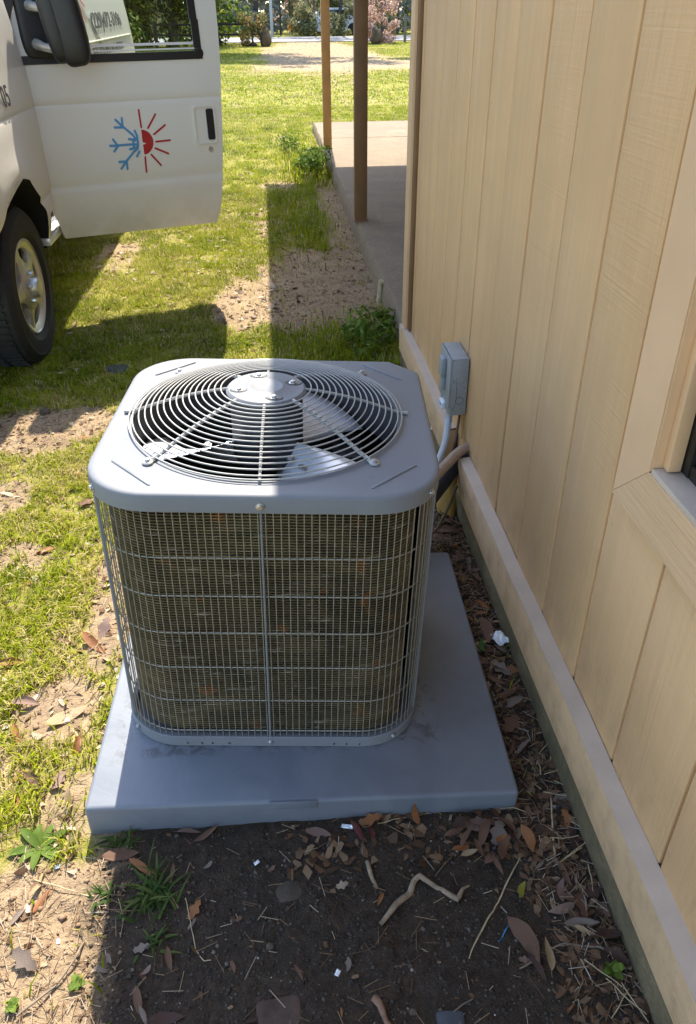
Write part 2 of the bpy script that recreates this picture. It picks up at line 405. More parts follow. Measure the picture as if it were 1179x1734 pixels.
# ------------------------------------------------------------------ ground
def ell(x, y, cx, cy, rx, ry, s=1.0):
    d = np.sqrt(((x-cx)/rx)**2+((y-cy)/ry)**2); return s*(1-sstep(.65, 1.25, d))
def bare_raw(x, y):
    b = np.zeros_like(x)
    b = np.maximum(b, sstep(-.50, -.36, x)*(1-sstep(1.02, 1.12, y)))
    b = np.maximum(b, .78*sstep(-.82, -.62, x)*(1-sstep(.93, 1.03, y))*(1-sstep(-.45, -.36, x)))
    b = np.maximum(b, sstep(.30, .44, x)*(1-sstep(3.3, 3.6, y)))
    for e in ((.22, 4.75, .42, 1.0), (-.2, 4.5, .20, .55, .95), (-1.05, 2.95, .34, .22, .95), (-.60, 1.40, .11, .14, .95), (-1.1, 5.6, .18, .5, .7),
              (-1.0, 2.43, .11, .12, .9), (-2.5, 5.5, .9, 3.6, .85), (.05, 8.0, .2, .3, .75), (.56, 6.7, .13, 1.1, .95), (-.75, 3.05, .3, .16, .6), (-.05, 6.6, .10, .9, .6),
              (-.52, 1.85, .09, .4, .75), (-.86, 2.05, .12, .1, .75), (-.95, 1.5, .12, .12, .7), (-.5, 1.12, .1, .1, .6), (-.72, 1.2, .08, .12, .6), (2.0, 33, 2.3, 12, 1), (2.6, 26, 3.5, 3.2, .9), (1.7, 18, .5, 4, .45)):
        b = np.maximum(b, ell(x, y, *e))
    b = np.maximum(b, .24*(y < 3.6)*(x < -.45)); b = np.maximum(b, ell(x, y, .05, 6.9, .32, 1.5, .5)); b = np.maximum(b, ell(x, y, .52, 6.2, .16, 2.6, .9)); b = np.maximum(b, .12*(y >= 3.6)*(y < 12))
    b = np.maximum(b, .9*(y > 43.2)*(y < 51))
    return b
def bare(x, y):
    b = bare_raw(x, y); n = fbm(x*6, y*6, 3)*.6+fbm(x*22, y*22, 9, 3)*.4
    return sstep(.22, .78, b*1.0+(n-.5)*1.25)
def gz(x, y):
    near = np.exp(-np.maximum(np.asarray(y)-3, 0)/4)
    z = (fbm(x*4, y*4, 21)-.5)*.022 + (fbm(x*17, y*17, 31)-.5)*.014 + (fbm(x*60, y*60, 41, 3)-.5)*.009*near
    z = z + .006*np.exp(-((x-.50)/.05)**2)*(y < 3.5) - .006
    far = sstep(9, 20, y); return z*(1-far)+(fbm(x*.35, y*.35, 5)-.5)*.10*far*(1-sstep(38, 43, y))
def axis(lo, hi, f0, f1, d):
    a = list(np.arange(f0, f1, d)); s = d; v = a[-1]
    while v < hi: s *= 1.14; v += s; a.append(v)
    s = d; v = f0
    while v > lo: s *= 1.14; v -= s; a.insert(0, v)
    return np.array(a)
xs = axis(-160, 160, -1.35, .66, .011); ys = axis(-30, 320, .5, 2.9, .011)
X, Y = np.meshgrid(xs, ys, indexing='ij'); Xf = X.ravel(); Yf = Y.ravel()
Z = gz(Xf, Yf); nx, ny = len(xs), len(ys)
I = np.arange((nx-1)*(ny-1)); ii = I//(ny-1); jj = I % (ny-1); a0 = ii*ny+jj
F = np.stack([a0, a0+ny, a0+ny+1, a0+1], 1)
g = fast_mesh('ground', np.stack([Xf, Yf, Z], 1), F, M['ground'], smooth=True)
at = g.data.attributes.new('bare', 'FLOAT', 'POINT'); at.data.foreach_set('value', bare(Xf, Yf).astype(np.float32))
darksoilv = np.maximum(sstep(-.46, -.36, Xf+(fbm(Xf*8, Yf*8, 77)-.5)*.12)*(1-sstep(1.1, 1.3, Yf)), sstep(.28, .4, Xf)*(1-sstep(3.0, 3.5, Yf)))  # mask of the darker soil before the pad and along the wall
at = g.data.attributes.new('damp', 'FLOAT', 'POINT'); at.data.foreach_set('value', darksoilv.astype(np.float32))  # holds the darker soil mask
tag(g, kind='structure')
rd = MB(); rd.loops([[(-160, 43.6, .03), (160, 43.6, .03)], [(-160, 47, .06), (160, 47, .06)], [(-160, 50.6, .03), (160, 50.6, .03)]], closed=False)
tag(rd.build('road', M['road']), kind='structure')
def Gz(x, y): return float(gz(np.array([x]), np.array([y]))[0])

# ------------------------------------------------------------------ grass (nobody could count it)
PADX0, PADX1, PADY0, PADY1 = -.47, .46, 1.02, 1.92
def blades(px, py, h, wd, tint, lean=.9, segs=2):
    n = len(px); z = gz(px, py)-.004
    ya = rng.uniform(0, 2*np.pi, n); dx, dy = np.cos(ya), np.sin(ya); ln = h*lean*rng.uniform(.25, 1.25, n)
    wx, wy = -dy*wd*.5, dx*wd*.5
    P = np.stack([px, py, z], 1); D = np.stack([dx, dy, 0*dx], 1); Wv = np.stack([wx, wy, 0*wx], 1); U = np.array([0, 0, 1.0])
    mid = P+D*(ln*.35)[:, None]+U*(h*.62)[:, None]; tip = P+D*ln[:, None]+U*(h*np.clip(1-.35*(ln/h), .35, 1))[:, None]
    if segs == 2:
        V = np.stack([P-Wv, P+Wv, mid+Wv*.8, mid-Wv*.8, tip], 1).reshape(-1, 3); b = np.arange(n)*5
        Fs = np.concatenate([np.stack([b, b+1, b+2], 1), np.stack([b, b+2, b+3], 1), np.stack([b+3, b+2, b+4], 1)]); k = 5
    else:
        V = np.stack([P-Wv, P+Wv, tip], 1).reshape(-1, 3); b = np.arange(n)*3; Fs = np.stack([b, b+1, b+2], 1); k = 3
    return V, Fs, np.repeat(tint, k)
def merge(parts):
    V = []; Fs = []; T = []; o = 0
    for v, f, t in parts: V.append(v); Fs.append(f+o); T.append(t); o += len(v)
    return np.concatenate(V), np.concatenate(Fs), np.concatenate(T)
def free(px, py):
    ok = ~((px > PADX0) & (px < PADX1) & (py > PADY0) & (py < PADY1))
    ok &= ~((px > -.36) & (py < 1.03)); ok &= ((px+.585)**2+(py-1.02)**2) > .065**2
    ok &= ~((px > .60) & (py < 11.8)) & ~((px > .57) & (py < 3.6))
    return ok
def in_view(px, py, mx=.15):
    # the wedge of ground the photograph takes in, with a generous margin to both sides
    return (px > -.42-.33*py-mx-.3) & (px < .62+.30*np.maximum(py-2, 0)+mx)
def scatter(x0, x1, y0, y1, n, thr=.5, clump=0):
    px = rng.uniform(x0, x1, n); py = rng.uniform(y0, y1, n)
    k = free(px, py) & in_view(px, py); px = px[k]; py = py[k]
    if clump:
        m_ = 7; px = np.repeat(px, m_)+rng.normal(0, clump, len(px)*m_); py = np.repeat(py, m_)+rng.normal(0, clump, len(py)*m_)
        k = free(px, py); px = px[k]; py = py[k]
    br = bare(px, py); cl = fbm(px*9, py*9, 55, 3)
    keep = rng.uniform(0, 1, len(px)) < (1-br*.985)*np.clip((cl-.28)*3.2, .12, 1)
    return px[keep], py[keep]
def tints(px, py):
    t = .54+.16*(py < 3.4)+(fbm(px*5, py*5, 91, 3)-.5)*.7+rng.normal(0, .13, len(px))
    st = rng.uniform(0, 1, len(px)) < .13+.22*sstep(.42, .62, fbm(px*2.2, py*2.2, 123, 3))
    t[st] = rng.uniform(.86, 1, st.sum()); return np.clip(t, 0, 1)
parts = []
px, py = scatter(-1.5, .6, .45, 2.2, 17000, clump=.012); parts.append(blades(px, py, rng.uniform(.016, .048, len(px)), rng.uniform(.0022, .0046, len(px)), tints(px, py), 1.1))
px, py = scatter(-2.2, .62, 2.2, 4.2, 30000, clump=.011); parts.append(blades(px, py, rng.uniform(.014, .042, len(px)), rng.uniform(.0022, .0042, len(px)), tints(px, py), 1.0))
g1 = merge(parts)
tag(fast_mesh('lawn_grass', *g1[:2], GRASS, g1[2]), 'short yellow-green lawn grass growing beside the concrete pad', 'grass', kind='stuff')
parts = []
px, py = scatter(-3, .62, 4.2, 8, 62000, clump=.016); parts.append(blades(px, py, rng.uniform(.02, .05, len(px)), rng.uniform(.003, .006, len(px)), tints(px, py), 1.0, 1))
px, py = scatter(-4, 4, 8, 15, 60000, clump=.03); parts.append(blades(px, py, rng.uniform(.025, .055, len(px)), rng.uniform(.005, .011, len(px)), tints(px, py), 1.0, 1))
px, py = scatter(-8, 9, 15, 43, 70000, clump=.05); parts.append(blades(px, py, rng.uniform(.03, .06, len(px)), rng.uniform(.012, .03, len(px)), tints(px, py), 1.2, 1))
g2 = merge(parts)
tag(fast_mesh('far_lawn_grass', *g2[:2], GRASS, g2[2]), 'sunlit lawn grass stretching back towards the road', 'grass', kind='stuff')
# taller shaded grass by the porch slab and behind the unit
def patch(cx, cy, rx, ry, n, h0, h1, w0, w1):
    a = rng.uniform(0, 2*np.pi, n); r = np.abs(rng.normal(0, .62, n)); px = cx+rx*r*np.cos(a); py = cy+ry*r*np.sin(a)
    k = free(px, py); px = px[k]; py = py[k]
    return blades(px, py, rng.uniform(h0, h1, len(px)), rng.uniform(w0, w1, len(px)), np.clip(rng.normal(.6, .22, len(px)), 0, 1), .8)
g3 = merge([patch(.27, 6.4, .17, .75, 2600, .04, .10, .004, .007), patch(.42, 9.0, .22, 1.0, 4200, .06, .16, .005, .012), patch(.35, 3.75, .30, .33, 3800, .03, .09, .003, .006),
            patch(.1, 3.5, .3, .3, 1800, .02, .06, .003, .005), patch(.1, 7.4, .18, .35, 1500, .03, .08, .004, .007), patch(-.02, 5.9, .1, 1.2, 500, .03, .06, .004, .006)])
tag(fast_mesh('tall_grass', *g3[:2], GRASS, g3[2]), 'longer green grass in the shade beside the porch slab', 'grass', kind='stuff')

# ------------------------------------------------------------------ loose soil and litter (stuff)
def bits(px, py, size, tint, flat=.5, kind='clod'):
    n = len(px); z = gz(px, py)
    if kind == 'clod':
        base = np.array([[1, 0, 0], [-1, 0, 0], [0, 1, 0], [0, -1, 0], [0, 0, 1], [0, 0, -1.0]])
        fc = np.array([[0, 2, 4], [2, 1, 4], [1, 3, 4], [3, 0, 4], [2, 0, 5], [1, 2, 5], [3, 1, 5], [0, 3, 5]])
        V = base[None]*rng.uniform(.6, 1.3, (n, 6, 1))
    else:
        base = np.array([[-1, -.3, 0], [-.2, -.55, .12], [1, -.05, .05], [.3, .5, .22], [-.8, .3, .1]]); fc = np.array([[0, 1, 4], [1, 3, 4], [1, 2, 3]])
        V = base[None]+rng.normal(0, .14, (n, 5, 3))
    a = rng.uniform(0, 2*np.pi, n); c, s = np.cos(a)[:, None], np.sin(a)[:, None]
    x = V[..., 0]*c-V[..., 1]*s; y = V[..., 0]*s+V[..., 1]*c; zz = V[..., 2]*flat
    tx = rng.normal(0, .25, (n, 1)); ty = rng.normal(0, .25, (n, 1)); zz = zz+x*tx+y*ty if kind != 'clod' else zz
    V = np.stack([x, y, zz], -1)*size[:, None, None]+np.stack([px, py, z+size*(.15 if kind == 'clod' else .22)], 1)[:, None, :]
    k = V.shape[1]; Fs = (fc[None]+(np.arange(n)*k)[:, None, None]).reshape(-1, 3)
    return V.reshape(-1, 3), Fs, np.repeat(tint, k)
def straws(px, py, L, tint):
    n = len(px); a = rng.uniform(0, 2*np.pi, n); d = np.stack([np.cos(a), np.sin(a), rng.normal(0, .12, n)], 1)*L[:, None]*.5
    p = np.stack([px, py, gz(px, py)+.003+rng.uniform(0, .004, n)], 1); w_ = np.stack([-np.sin(a), np.cos(a), 0*a], 1)*.0007; u = np.array([0, 0, .0010])
    V = np.stack([p-d-w_, p-d+w_, p+d+w_, p+d-w_, p-d+u, p+d+u], 1).reshape(-1, 3); b = np.arange(n)*6
    Fs = np.concatenate([np.stack([b, b+4, b+3], 1), np.stack([b+4, b+5, b+3], 1), np.stack([b+1, b+2, b+4], 1), np.stack([b+4, b+2, b+5], 1)])
    return V, Fs, np.repeat(tint, 6)
def uni(x0, x1, y0, y1, n):
    px = rng.uniform(x0, x1, n); py = rng.uniform(y0, y1, n); k = (~((px > PADX0) & (px < PADX1) & (py > PADY0) & (py < PADY1))) & ~((px > .60) & (py < 11.8)) & ~((px > .562) & (py < 3.6)); return px[k], py[k]
P1 = []
px, py = uni(-.42, .58, .45, 1.03, 12000); P1.append(bits(px, py, rng.gamma(2, .0007, len(px))+.0006, np.clip(rng.beta(2, 2.2, len(px)), 0, .97)))
px, py = uni(.45, .58, 1.0, 3.4, 3500); P1.append(bits(px, py, rng.gamma(2, .0015, len(px))+.001, np.clip(rng.beta(2, 2.2, len(px)), 0, .97)))
px, py = uni(-.42, .55, .5, 1.03, 34); P1.append(bits(px, py, rng.uniform(.001, .0026, len(px)), np.ones(len(px))))
c1 = merge(P1); tag(fast_mesh('soil_crumbs', *c1[:2], M['clod'], c1[2]), 'dark soil crumbs on the shaded dirt', 'soil', kind='stuff')
P1 = []
px, py = uni(-1.3, -.36, .45, 3.2, 14000); k = rng.uniform(0, 1, len(px)) < bare(px, py)*.9+.04; px, py = px[k], py[k]; P1.append(bits(px, py, rng.gamma(2, .0011, len(px))+.0006, rng.beta(2, 2, len(px))))
px, py = uni(-.35, .6, 3.8, 6.0, 6000); k = rng.uniform(0, 1, len(px)) < bare(px, py); px, py = px[k], py[k]; P1.append(bits(px, py, rng.gamma(2, .0012, len(px))+.0008, rng.beta(2, 2, len(px))))
c1 = merge(P1); tag(fast_mesh('dry_soil_crumbs', *c1[:2], M['drysoil'], c1[2]), 'pale dry soil crumbs on the bare patches of lawn', 'soil', kind='stuff')
P1 = []
for (x0, x1, y0, y1, n, s0, s1, lo, hi) in ((.42, .563, .5, 2.2, 1700, .004, .012, .0, .5), (.30, .563, 1.9, 3.6, 700, .007, .018, 0, .5), (-1.3, -.47, .5, 3.2, 1500, .005, .015, .1, 1),
                                            (-.42, .45, .5, 1.03, 120, .003, .008, 0, .6), (-.4, .6, 3.8, 8.5, 600, .008, .022, .0, .6), (-1.3, 0, 3.2, 8, 1500, .010, .024, .2, 1), (-.05, .52, .9, 1.03, 160, .006, .016, .05, .7)):
    px, py = uni(x0, x1, y0, y1, n); P1.append(bits(px, py, rng.uniform(s0, s1, len(px)), rng.uniform(lo, hi, len(px)), .9, 'leaf'))
px, py = uni(-5, 6, 8, 43, 5000); k = in_view(px, py); px, py = px[k], py[k]; P1.append(bits(px, py, rng.uniform(.014, .035, len(px)), rng.uniform(.3, .9, len(px)), 1, 'leaf'))
for (x0, x1, y0, y1, n) in ((-1.0, -.36, .45, 1.1, 1500), (-.4, .57, .45, 1.03, 260), (.44, .58, .5, 2.2, 900), (-1.3, -.5, 1.1, 3.2, 2400)):
    px, py = uni(x0, x1, y0, y1, n); P1.append(straws(px, py, rng.uniform(.008, .045, len(px)), rng.uniform(.3, .98, len(px))))
c1 = merge(P1); tag(fast_mesh('leaf_litter', *c1[:2], M['litter'], c1[2]), 'broken leaf bits and straw scattered over the ground', 'leaf litter', kind='stuff')

# ------------------------------------------------------------------ house
house = empty('house', (1.9, 3, 0), (0, 0, 0), 'tan board-sided house wall with a porch roof on square posts', 'house')
HL = Vector(house.location)
def hb(name, mb, mats, parent=None, smooth=35):
    mb.off(HL); return mb.build(name, mats, parent or house, smooth)
XW = .600                                    # face of the siding boards
GR = [-3.1, -2.85, -2.6, -2.35, -2.1, -1.86, -1.62, -1.38, -1.14, -.91, -.68, -.45, -.22, .04, .27, .50, .733, .955, 1.18, 1.405, 1.63, 1.86, 2.094, 2.319, 2.54, 2.746, 2.969, 3.142, 3.336, 3.49]
ZB, ZT = .196, 2.46
WY0, WY1, WZ0, WZ1 = -.02, 1.02, .825, 1.85  # window opening
for i in range(len(GR)-1):
    y0, y1 = GR[i]+.0042, GR[i+1]-.0042; b = MB(); dx = random.uniform(-.0012, .0012)
    X0, X1 = XW+dx, XW+.013
    spans = []
    if y1 < WY0-.10 or y0 > WY1+.10: spans = [(y0, y1, ZB, ZT)]
    else:
        spans = [(y0, y1, ZB, WZ0-.06), (y0, y1, WZ1+.06, ZT)]
        if y1 > WY1+.06: spans.append((max(y0, WY1+.06), y1, WZ0-.058, WZ1+.058))
        if y0 < WY0-.06: spans.append((y0, min(y1, WY0-.06), WZ0-.058, WZ1+.058))
    for (a_, b_, c_, d_) in spans:
        b = MB(); b.box((X0, a_, c_), (X1, b_, d_), .0022); hb('siding_board', b, M['siding'])
b = MB(); XB = XW+.0105                       # sheathing seen at the bottom of the grooves, with a hole for the window
b.box((XB, -3.1, .02), (XB+.08, 3.48, WZ0-.07)); b.box((XB, -3.1, WZ1+.07), (XB+.08, 3.48, ZT)); b.box((XB, -3.1, WZ0-.07), (XB+.08, WY0-.07, WZ1+.07)); b.box((XB, WY1+.07, WZ0-.07), (XB+.08, 3.48, WZ1+.07))
hb('wall_sheathing', b, M['siding'], smooth=None)
# corner board
b = MB(); b.box((.572, 3.412, .20), (.598, 3.497, ZT), .003); cbd = hb('corner_board', b, M['trimv'])
b = MB(); b.box((.584, 3.372, .203), (.5985, 3.4105, ZT-.003), .002); hb('corner_shade_strip', b, M['postp'], cbd)  # dark strip added for the shade beside the corner board
# skirt boards, their dusty top ledge and the foundation
for (y0, y1) in ((-3.1, 2.19), (2.40, 3.497)):
    n = max(2, int((y1-y0)/.05)); f = []; 
    b = MB()
    lo = []; hi = []
    for k in range(n+1):
        y = y0+(y1-y0)*k/n; wv = .002*math.sin(y*7)+.0015*math.sin(y*19)
        lo.append((y, .078+.003*math.sin(y*3))); hi.append((y, .194+wv))
    b.loops([[(.563, y, z) for y, z in lo], [(.562, y, z-.003) for y, z in hi], [(.564, y, z) for y, z in hi], [(.5985, y, z+.001) for y, z in hi], [(.5985, y, z) for y, z in lo]], closed=False)
    b.poly([(.563, y0, lo[0][1]), (.562, y0, hi[0][1]-.003), (.564, y0, hi[0][1]), (.5985, y0, hi[0][1]), (.5985, y0, lo[0][1])])
    b.poly([(.563, y1, lo[-1][1]), (.562, y1, hi[-1][1]-.003), (.564, y1, hi[-1][1]), (.5985, y1, hi[-1][1]), (.5985, y1, lo[-1][1])])
    sk = hb('skirt_board', b, M['skirt'])
    b = MB(); b.loops([[(.5625+.0007*math.sin(y*23), y, z+.0045) for y, z in hi], [(.5995, y, z+.006+.002*abs(math.sin(y*31))) for y, z in hi]], closed=False)
    b.loops([[(.5625+.0007*math.sin(y*23), y, z+.0045) for y, z in hi], [(.5625+.0007*math.sin(y*23), y, z+.001) for y, z in hi]], closed=False)
    hb('skirt_ledge', b, M['ledge'], sk)
b = MB(); b.box((.5665, -3.1, -.2), (.66, 3.46, .0745), .004); hb('foundation', b, M['found'])
# window
def prism(pts, x0, x1):
    b = MB(); b.poly([(x0, y, z) for y, z in pts]); b.poly([(x1, y, z) for y, z in pts])
    for k in range(len(pts)): p, q = pts[k], pts[(k+1) % len(pts)]; b.poly([(x0, *p), (x0, *q), (x1, *q), (x1, *p)])
    return b
wn = hb('window_casing', prism([(WY1, WZ0-.001), (WY1, WZ1+.10), (WY1+.106, WZ1+.10), (WY1+.106, WZ0-.100)], .574, .600), M['trimv'])
b = MB()                                       # bottom casing with a mitred end
pts = [(WY1+.110, WZ0-.105), (WY1+.001, WZ0-.003), (WY0-.001, WZ0-.003), (WY0-.105, WZ0-.105)]
b.poly([(.574, y, z) for y, z in pts]); b.poly([(.6, y, z) for y, z in pts])
for k in range(4): p, q = pts[k], pts[(k+1) % 4]; b.poly([(.574, *p), (.574, *q), (.6, *q), (.6, *p)])
hb('window_casing', b, M['trim'])
b = MB(); b.box((.574, WY0-.105, WZ0-.002), (.600, WY0, WZ1+.10), .003); hb('window_casing', b, M['trimv'])
b = MB(); b.box((.574, WY0+.001, WZ1), (.600, WY1-.001, WZ1+.10), .003); hb('window_casing', b, M['trimv'])
for q0, q1 in ((WY1-.002, WY1+.05), (WY0-.05, WY0+.002)): b = MB(); b.box((.577, q0, WZ0), (.69, q1, WZ1), .001); hb('window_jamb', b, M['trimv'])
for q0, q1 in ((WY1-.022, WY1-.0025), (WY0+.0025, WY0+.022)): b = MB(); b.box((.592, q0, WZ0+.008), (.614, q1, WZ1), .002); hb('window_stop', b, M['trimv'])
b = MB(); b.box((.5755, WY0+.003, WZ0-.012), (.645, WY1-.003, WZ0+.006), .002); hb('window_sill', b, M['ledge'])
b = MB(); b.box((.6155, WY1-.040, WZ0+.0065), (.65, WY1-.003, WZ1), .002); b.box((.6155, WY0+.003, WZ0+.0065), (.65, WY0+.040, WZ1), .002); b.box((.617, WY0+.041, WZ0+.0065), (.65, WY1-.041, WZ0+.030), .002); b.box((.617, WY0+.041, 1.31), (.65, WY1-.041, 1.35), .002)
ws = hb('window_sash', b, M['bronze'])
b = MB(); b.box((.630, WY0+.035, WZ0+.025), (.634, WY1-.035, WZ1-.01)); hb('window_pane', b, M['dglass'], ws)
b = MB(); b.box((.70, WY0-.1, WZ0-.1), (.72, WY1+.1, WZ1+.1)); hb('dark_room_sheet', b, M['black'], ws)  # black sheet added behind the pane to stand for the dark room
# porch: return wall, back wall, posts, roof
b = MB(); b.box((.69, 3.42, -.2), (3.4, 3.485, ZT)); b.box((3.4, 3.42, -.2), (3.5, 9.6, ZT)); b.box((3.3, -3.1, -.2), (3.4, 3.4, ZT)); b.box((.69, -3.15, -.2), (3.4, -3.1, ZT)); hb('porch_wall', b, M['siding'], smooth=None)
post_m = None
for (x, y) in ((.642, 5.955), (.650, 9.45)):
    b = MB(); b.box((x-.0445, y-.0445, .118), (x+.0445, y+.0445, 2.40), .004); po = hb('post', b, M['postp'] if y < 8 else M['litpost'])
    b = MB(); b.box((x-.050, y-.050, .112), (x+.050, y+.050, .128), .002); hb('post_base', b, M['rust'], po)
b = MB(); b.box((.59, 3.5, 2.40), (.70, 9.6, 2.53), .004); hb('porch_beam', b, M['postp'])
ex = .035
b = MB(); b.poly([(ex, -4, 2.53), (ex, 10.0, 2.53), (3.6, 10.0, 3.6), (3.6, -4, 3.6)]); b.poly([(ex, -4, 2.50), (ex, 10.0, 2.50), (3.6, 10.0, 3.57), (3.6, -4, 3.57)])
b.poly([(ex, -4, 2.53), (ex, -4, 2.50), (3.6, -4, 3.57), (3.6, -4, 3.6)]); b.poly([(ex, 10, 2.53), (ex, 10, 2.50), (3.6, 10, 3.57), (3.6, 10, 3.6)]); b.poly([(3.6, 10, 3.6), (3.6, 10, 3.57), (3.6, -4, 3.57), (3.6, -4, 3.6)])
b.poly([(3.605, -4, 3.6), (3.605, 10, 3.6), (7, 10, 2.53), (7, -4, 2.53)])
rf = hb('roof', b, M['roof'], smooth=None)
b = MB(); b.box((ex, -4, 2.36), (ex+.025, 10.0, 2.505), .002); b.box((ex+.03, 9.975, 2.36), (3.6, 10.0, 2.50), .002); hb('fascia', b, M['soffit'], rf)
b = MB(); b.box((ex+.03, -3.98, 2.462), (3.6, 9.97, 2.475)); hb('soffit', b, M['soffit'], rf)
# porch slab
N = 120; b = MB()
def slab_edge(y):
    n1 = mnoise.noise(Vector((y*3, 2.2, 0)))*.012+mnoise.noise(Vector((y*13, 5, 0)))*.005
    return .612+n1
yy = [3.5+(11.75-3.5)*k/N for k in range(N+1)]
def srow(f): return [f(y) for y in yy]
b.loops([srow(lambda y: (slab_edge(y)-.012+mnoise.noise(Vector((y*9, 0, 1)))*.008, y, -.15)), srow(lambda y: (slab_edge(y)-.006+mnoise.noise(Vector((y*11, 0, 3)))*.008, y, .04)), srow(lambda y: (slab_edge(y)+.004, y, .104)),
         srow(lambda y: (slab_edge(y)+.014, y, .118)), srow(lambda y: (slab_edge(y)+.04, y, .120)), srow(lambda y: (1.2, y, .121)), srow(lambda y: (3.4, y, .122))], closed=False)
b.poly([(.6, 11.75, -.15), (.63, 11.75, .12), (3.4, 11.75, .122), (3.4, 11.75, -.15)])
sb = b.build('porch_slab', M['slab'], None, 50); tag(sb, kind='structure')
b = MB(); b.tube([(.64, 10.20, .1215), (1.3, 10.22, .1225), (2.2, 10.19, .123), (3.4, 10.21, .124)], .006, 5, squash=.3); cj = b.build('slab_joint', M['found'], sb)

# ------------------------------------------------------------------ equipment pad and condensing unit
TILT = R(1.9)
pad = empty('concrete_pad', (.010, 1.462, .062), (0, TILT, R(-1.7)), 'grey equipment pad lying on the dirt under the condenser', 'pad')
b = MB(); b.box((-.455, -.436, -.10), (.455, .436, 0), .009, seg=3)
po = b.build('slab', M['pad'], pad)
b = MB(); b.box((-.076, -.4395, -.0205), (.024, -.4355, .0012), .0012); b.box((-.0725, -.4405, -.0185), (.0205, -.4385, -.0175), 0); b.build('moulded_plate', M['pad'], pad)

ac = empty('air_conditioner', (-.049, 1.490, .064), (0, TILT, R(-4.6)), 'grey outdoor air conditioner condenser with round fan grille standing on the pad', 'air conditioner')
def outline(hw, r, n=144, chamfer=None, hd=None):
    """rounded square sampled by angle; the back-right corner may be cut straight"""
    hd = hd or hw-.015; P = []
    for (sx, sy, a0) in ((1, 1, 0), (-1, 1, 90), (-1, -1, 180), (1, -1, 270)):
        if chamfer and (sx, sy) == (1, 1):
            A = Vector((hw, hd-chamfer)); B = Vector((hw-chamfer, hd)); P += [A.lerp(B, k/24) for k in range(25)]; continue
        c = Vector((sx*(hw-r), sy*(hd-r)))
        P += [c+Vector((r*math.cos(R(a0+90*k/24)), r*math.sin(R(a0+90*k/24)))) for k in range(25)]
    D = []
    for k in range(len(P)):
        p, q = P[k], P[(k+1) % len(P)]; s = max(1, int((q-p).length/.004))
        D += [p.lerp(q, j/s) for j in range(s)]
    ang = np.array([math.atan2(p.y, p.x) for p in D]); ln = np.array([p.length for p in D]); o = np.argsort(ang); ang = ang[o]; ln = ln[o]
    out = []
    for k in range(n):
        a = -math.pi+2*math.pi*k/n; l = np.interp(a, ang, ln, period=2*math.pi); out.append((l*math.cos(a), l*math.sin(a)))
    return out
def ring(o, z): return [(x, y, z) for x, y in o]
def circ(r, n=144): return [(r*math.cos(-math.pi+2*math.pi*k/n), r*math.sin(-math.pi+2*math.pi*k/n)) for k in range(n)]
HT = .662                                       # top of the cover
HWC, RC = .334, .13
def oc(d): return outline(HWC-d, RC-d, chamfer=.065)
b = MB(); FC = (-.011, .010)                     # fan centre
def cf(r): return [(x+FC[0], y+FC[1]) for x, y in circ(r)]
b.loops([ring(cf(.276), HT-.022), ring(cf(.277), HT-.004), ring(cf(.2795), HT+.0012), ring(cf(.284), HT+.0015), ring(cf(.288), HT), ring(oc(.013), HT), ring(oc(.006), HT-.0010), ring(oc(.002), HT-.0032), ring(oc(0), HT-.0075), ring(oc(-.0005), HT-.036), ring(oc(.003), HT-.037), ring(oc(.004), HT-.013)])
top = b.build('top_cover', M['grey'], ac, 40)
for (a, L) in ((225, .125), (315, .125), (135, .115), (45, .125)):
    d = .345; c = Vector((math.cos(R(a)), math.sin(R(a)), 0)); t_ = Vector((-c.y, c.x, 0)); p = c*d; p.z = HT+.0005
    b = MB(); b.tube([p-t_*L/2, p-t_*(L/2-.004), p, p+t_*(L/2-.004), p+t_*L/2], [.0012, .0034, .0034, .0034, .0012], 8, squash=.8); b.build('embossed_rib', M['grey'], top)
def screw(p, d, r=.0055, parent=None, mat='steel', name='screw'):
    q = Vector(d).normalized().to_track_quat('Z', 'Y').to_matrix().to_4x4(); Mx = Matrix.Translation(p) @ q
    b = MB(); b.lathe([(0.0001, 0), (r*1.5, 0), (r*1.5, .0012), (r, .0014), (r, .0045), (r*.8, .0055), (0.0001, .0056)], 6 if False else 10, Mx); return b.build(name, M[mat], parent or ac)
for a in (-90, -141, -39, 180, 0, 150):
    o = oc(-.0006); k = int(round((a+180)/360*144)) % 144; x, y = o[k]; dd = Vector((math.cos(R(a)), math.sin(R(a)), 0)); screw((x, y, HT-.022), dd)
# base pan
HB, RB = .333, .13
def ob(d): return outline(HB-d, RB-d, chamfer=.065)
b = MB(); b.loops([ring(ob(.004), .001), ring(ob(0), .003), ring(ob(0), .030), ring(ob(.0015), .0315), ring(ob(.014), .0305), ring(ob(.016), .016), ring([(0.001*math.cos(k), .001*math.sin(k)) for k in range(144)], .014)])
bp = b.build('base_pan', M['grey'], ac, 40)
for a in (-90, -138, -47): 
    o = ob(-.0005); k = int(round((a+180)/360*144)) % 144; x, y = o[k]; screw((x, y, .017), Vector((math.cos(R(a)), math.sin(R(a)), 0)), .0045, bp)
b = MB()
for a in (-120, -115.5, -112, -106, -66, -62, -58):
    o = ob(-.0004); k = (a+180)/360*144; x = np.interp(k, range(144), [p[0] for p in o]); y = np.interp(k, range(144), [p[1] for p in o])
    Mx = Matrix.Translation((x, y, .012+.006*(int(abs(a)*7) % 2))) @ Vector((math.cos(R(a)), math.sin(R(a)), 0)).to_track_quat('Z', 'Y').to_matrix().to_4x4(); b.lathe([(.0001, .0004), (.0026, .0004), (.0028, 0)], 8, Mx)
b.build('drain_holes', M['black'], bp)
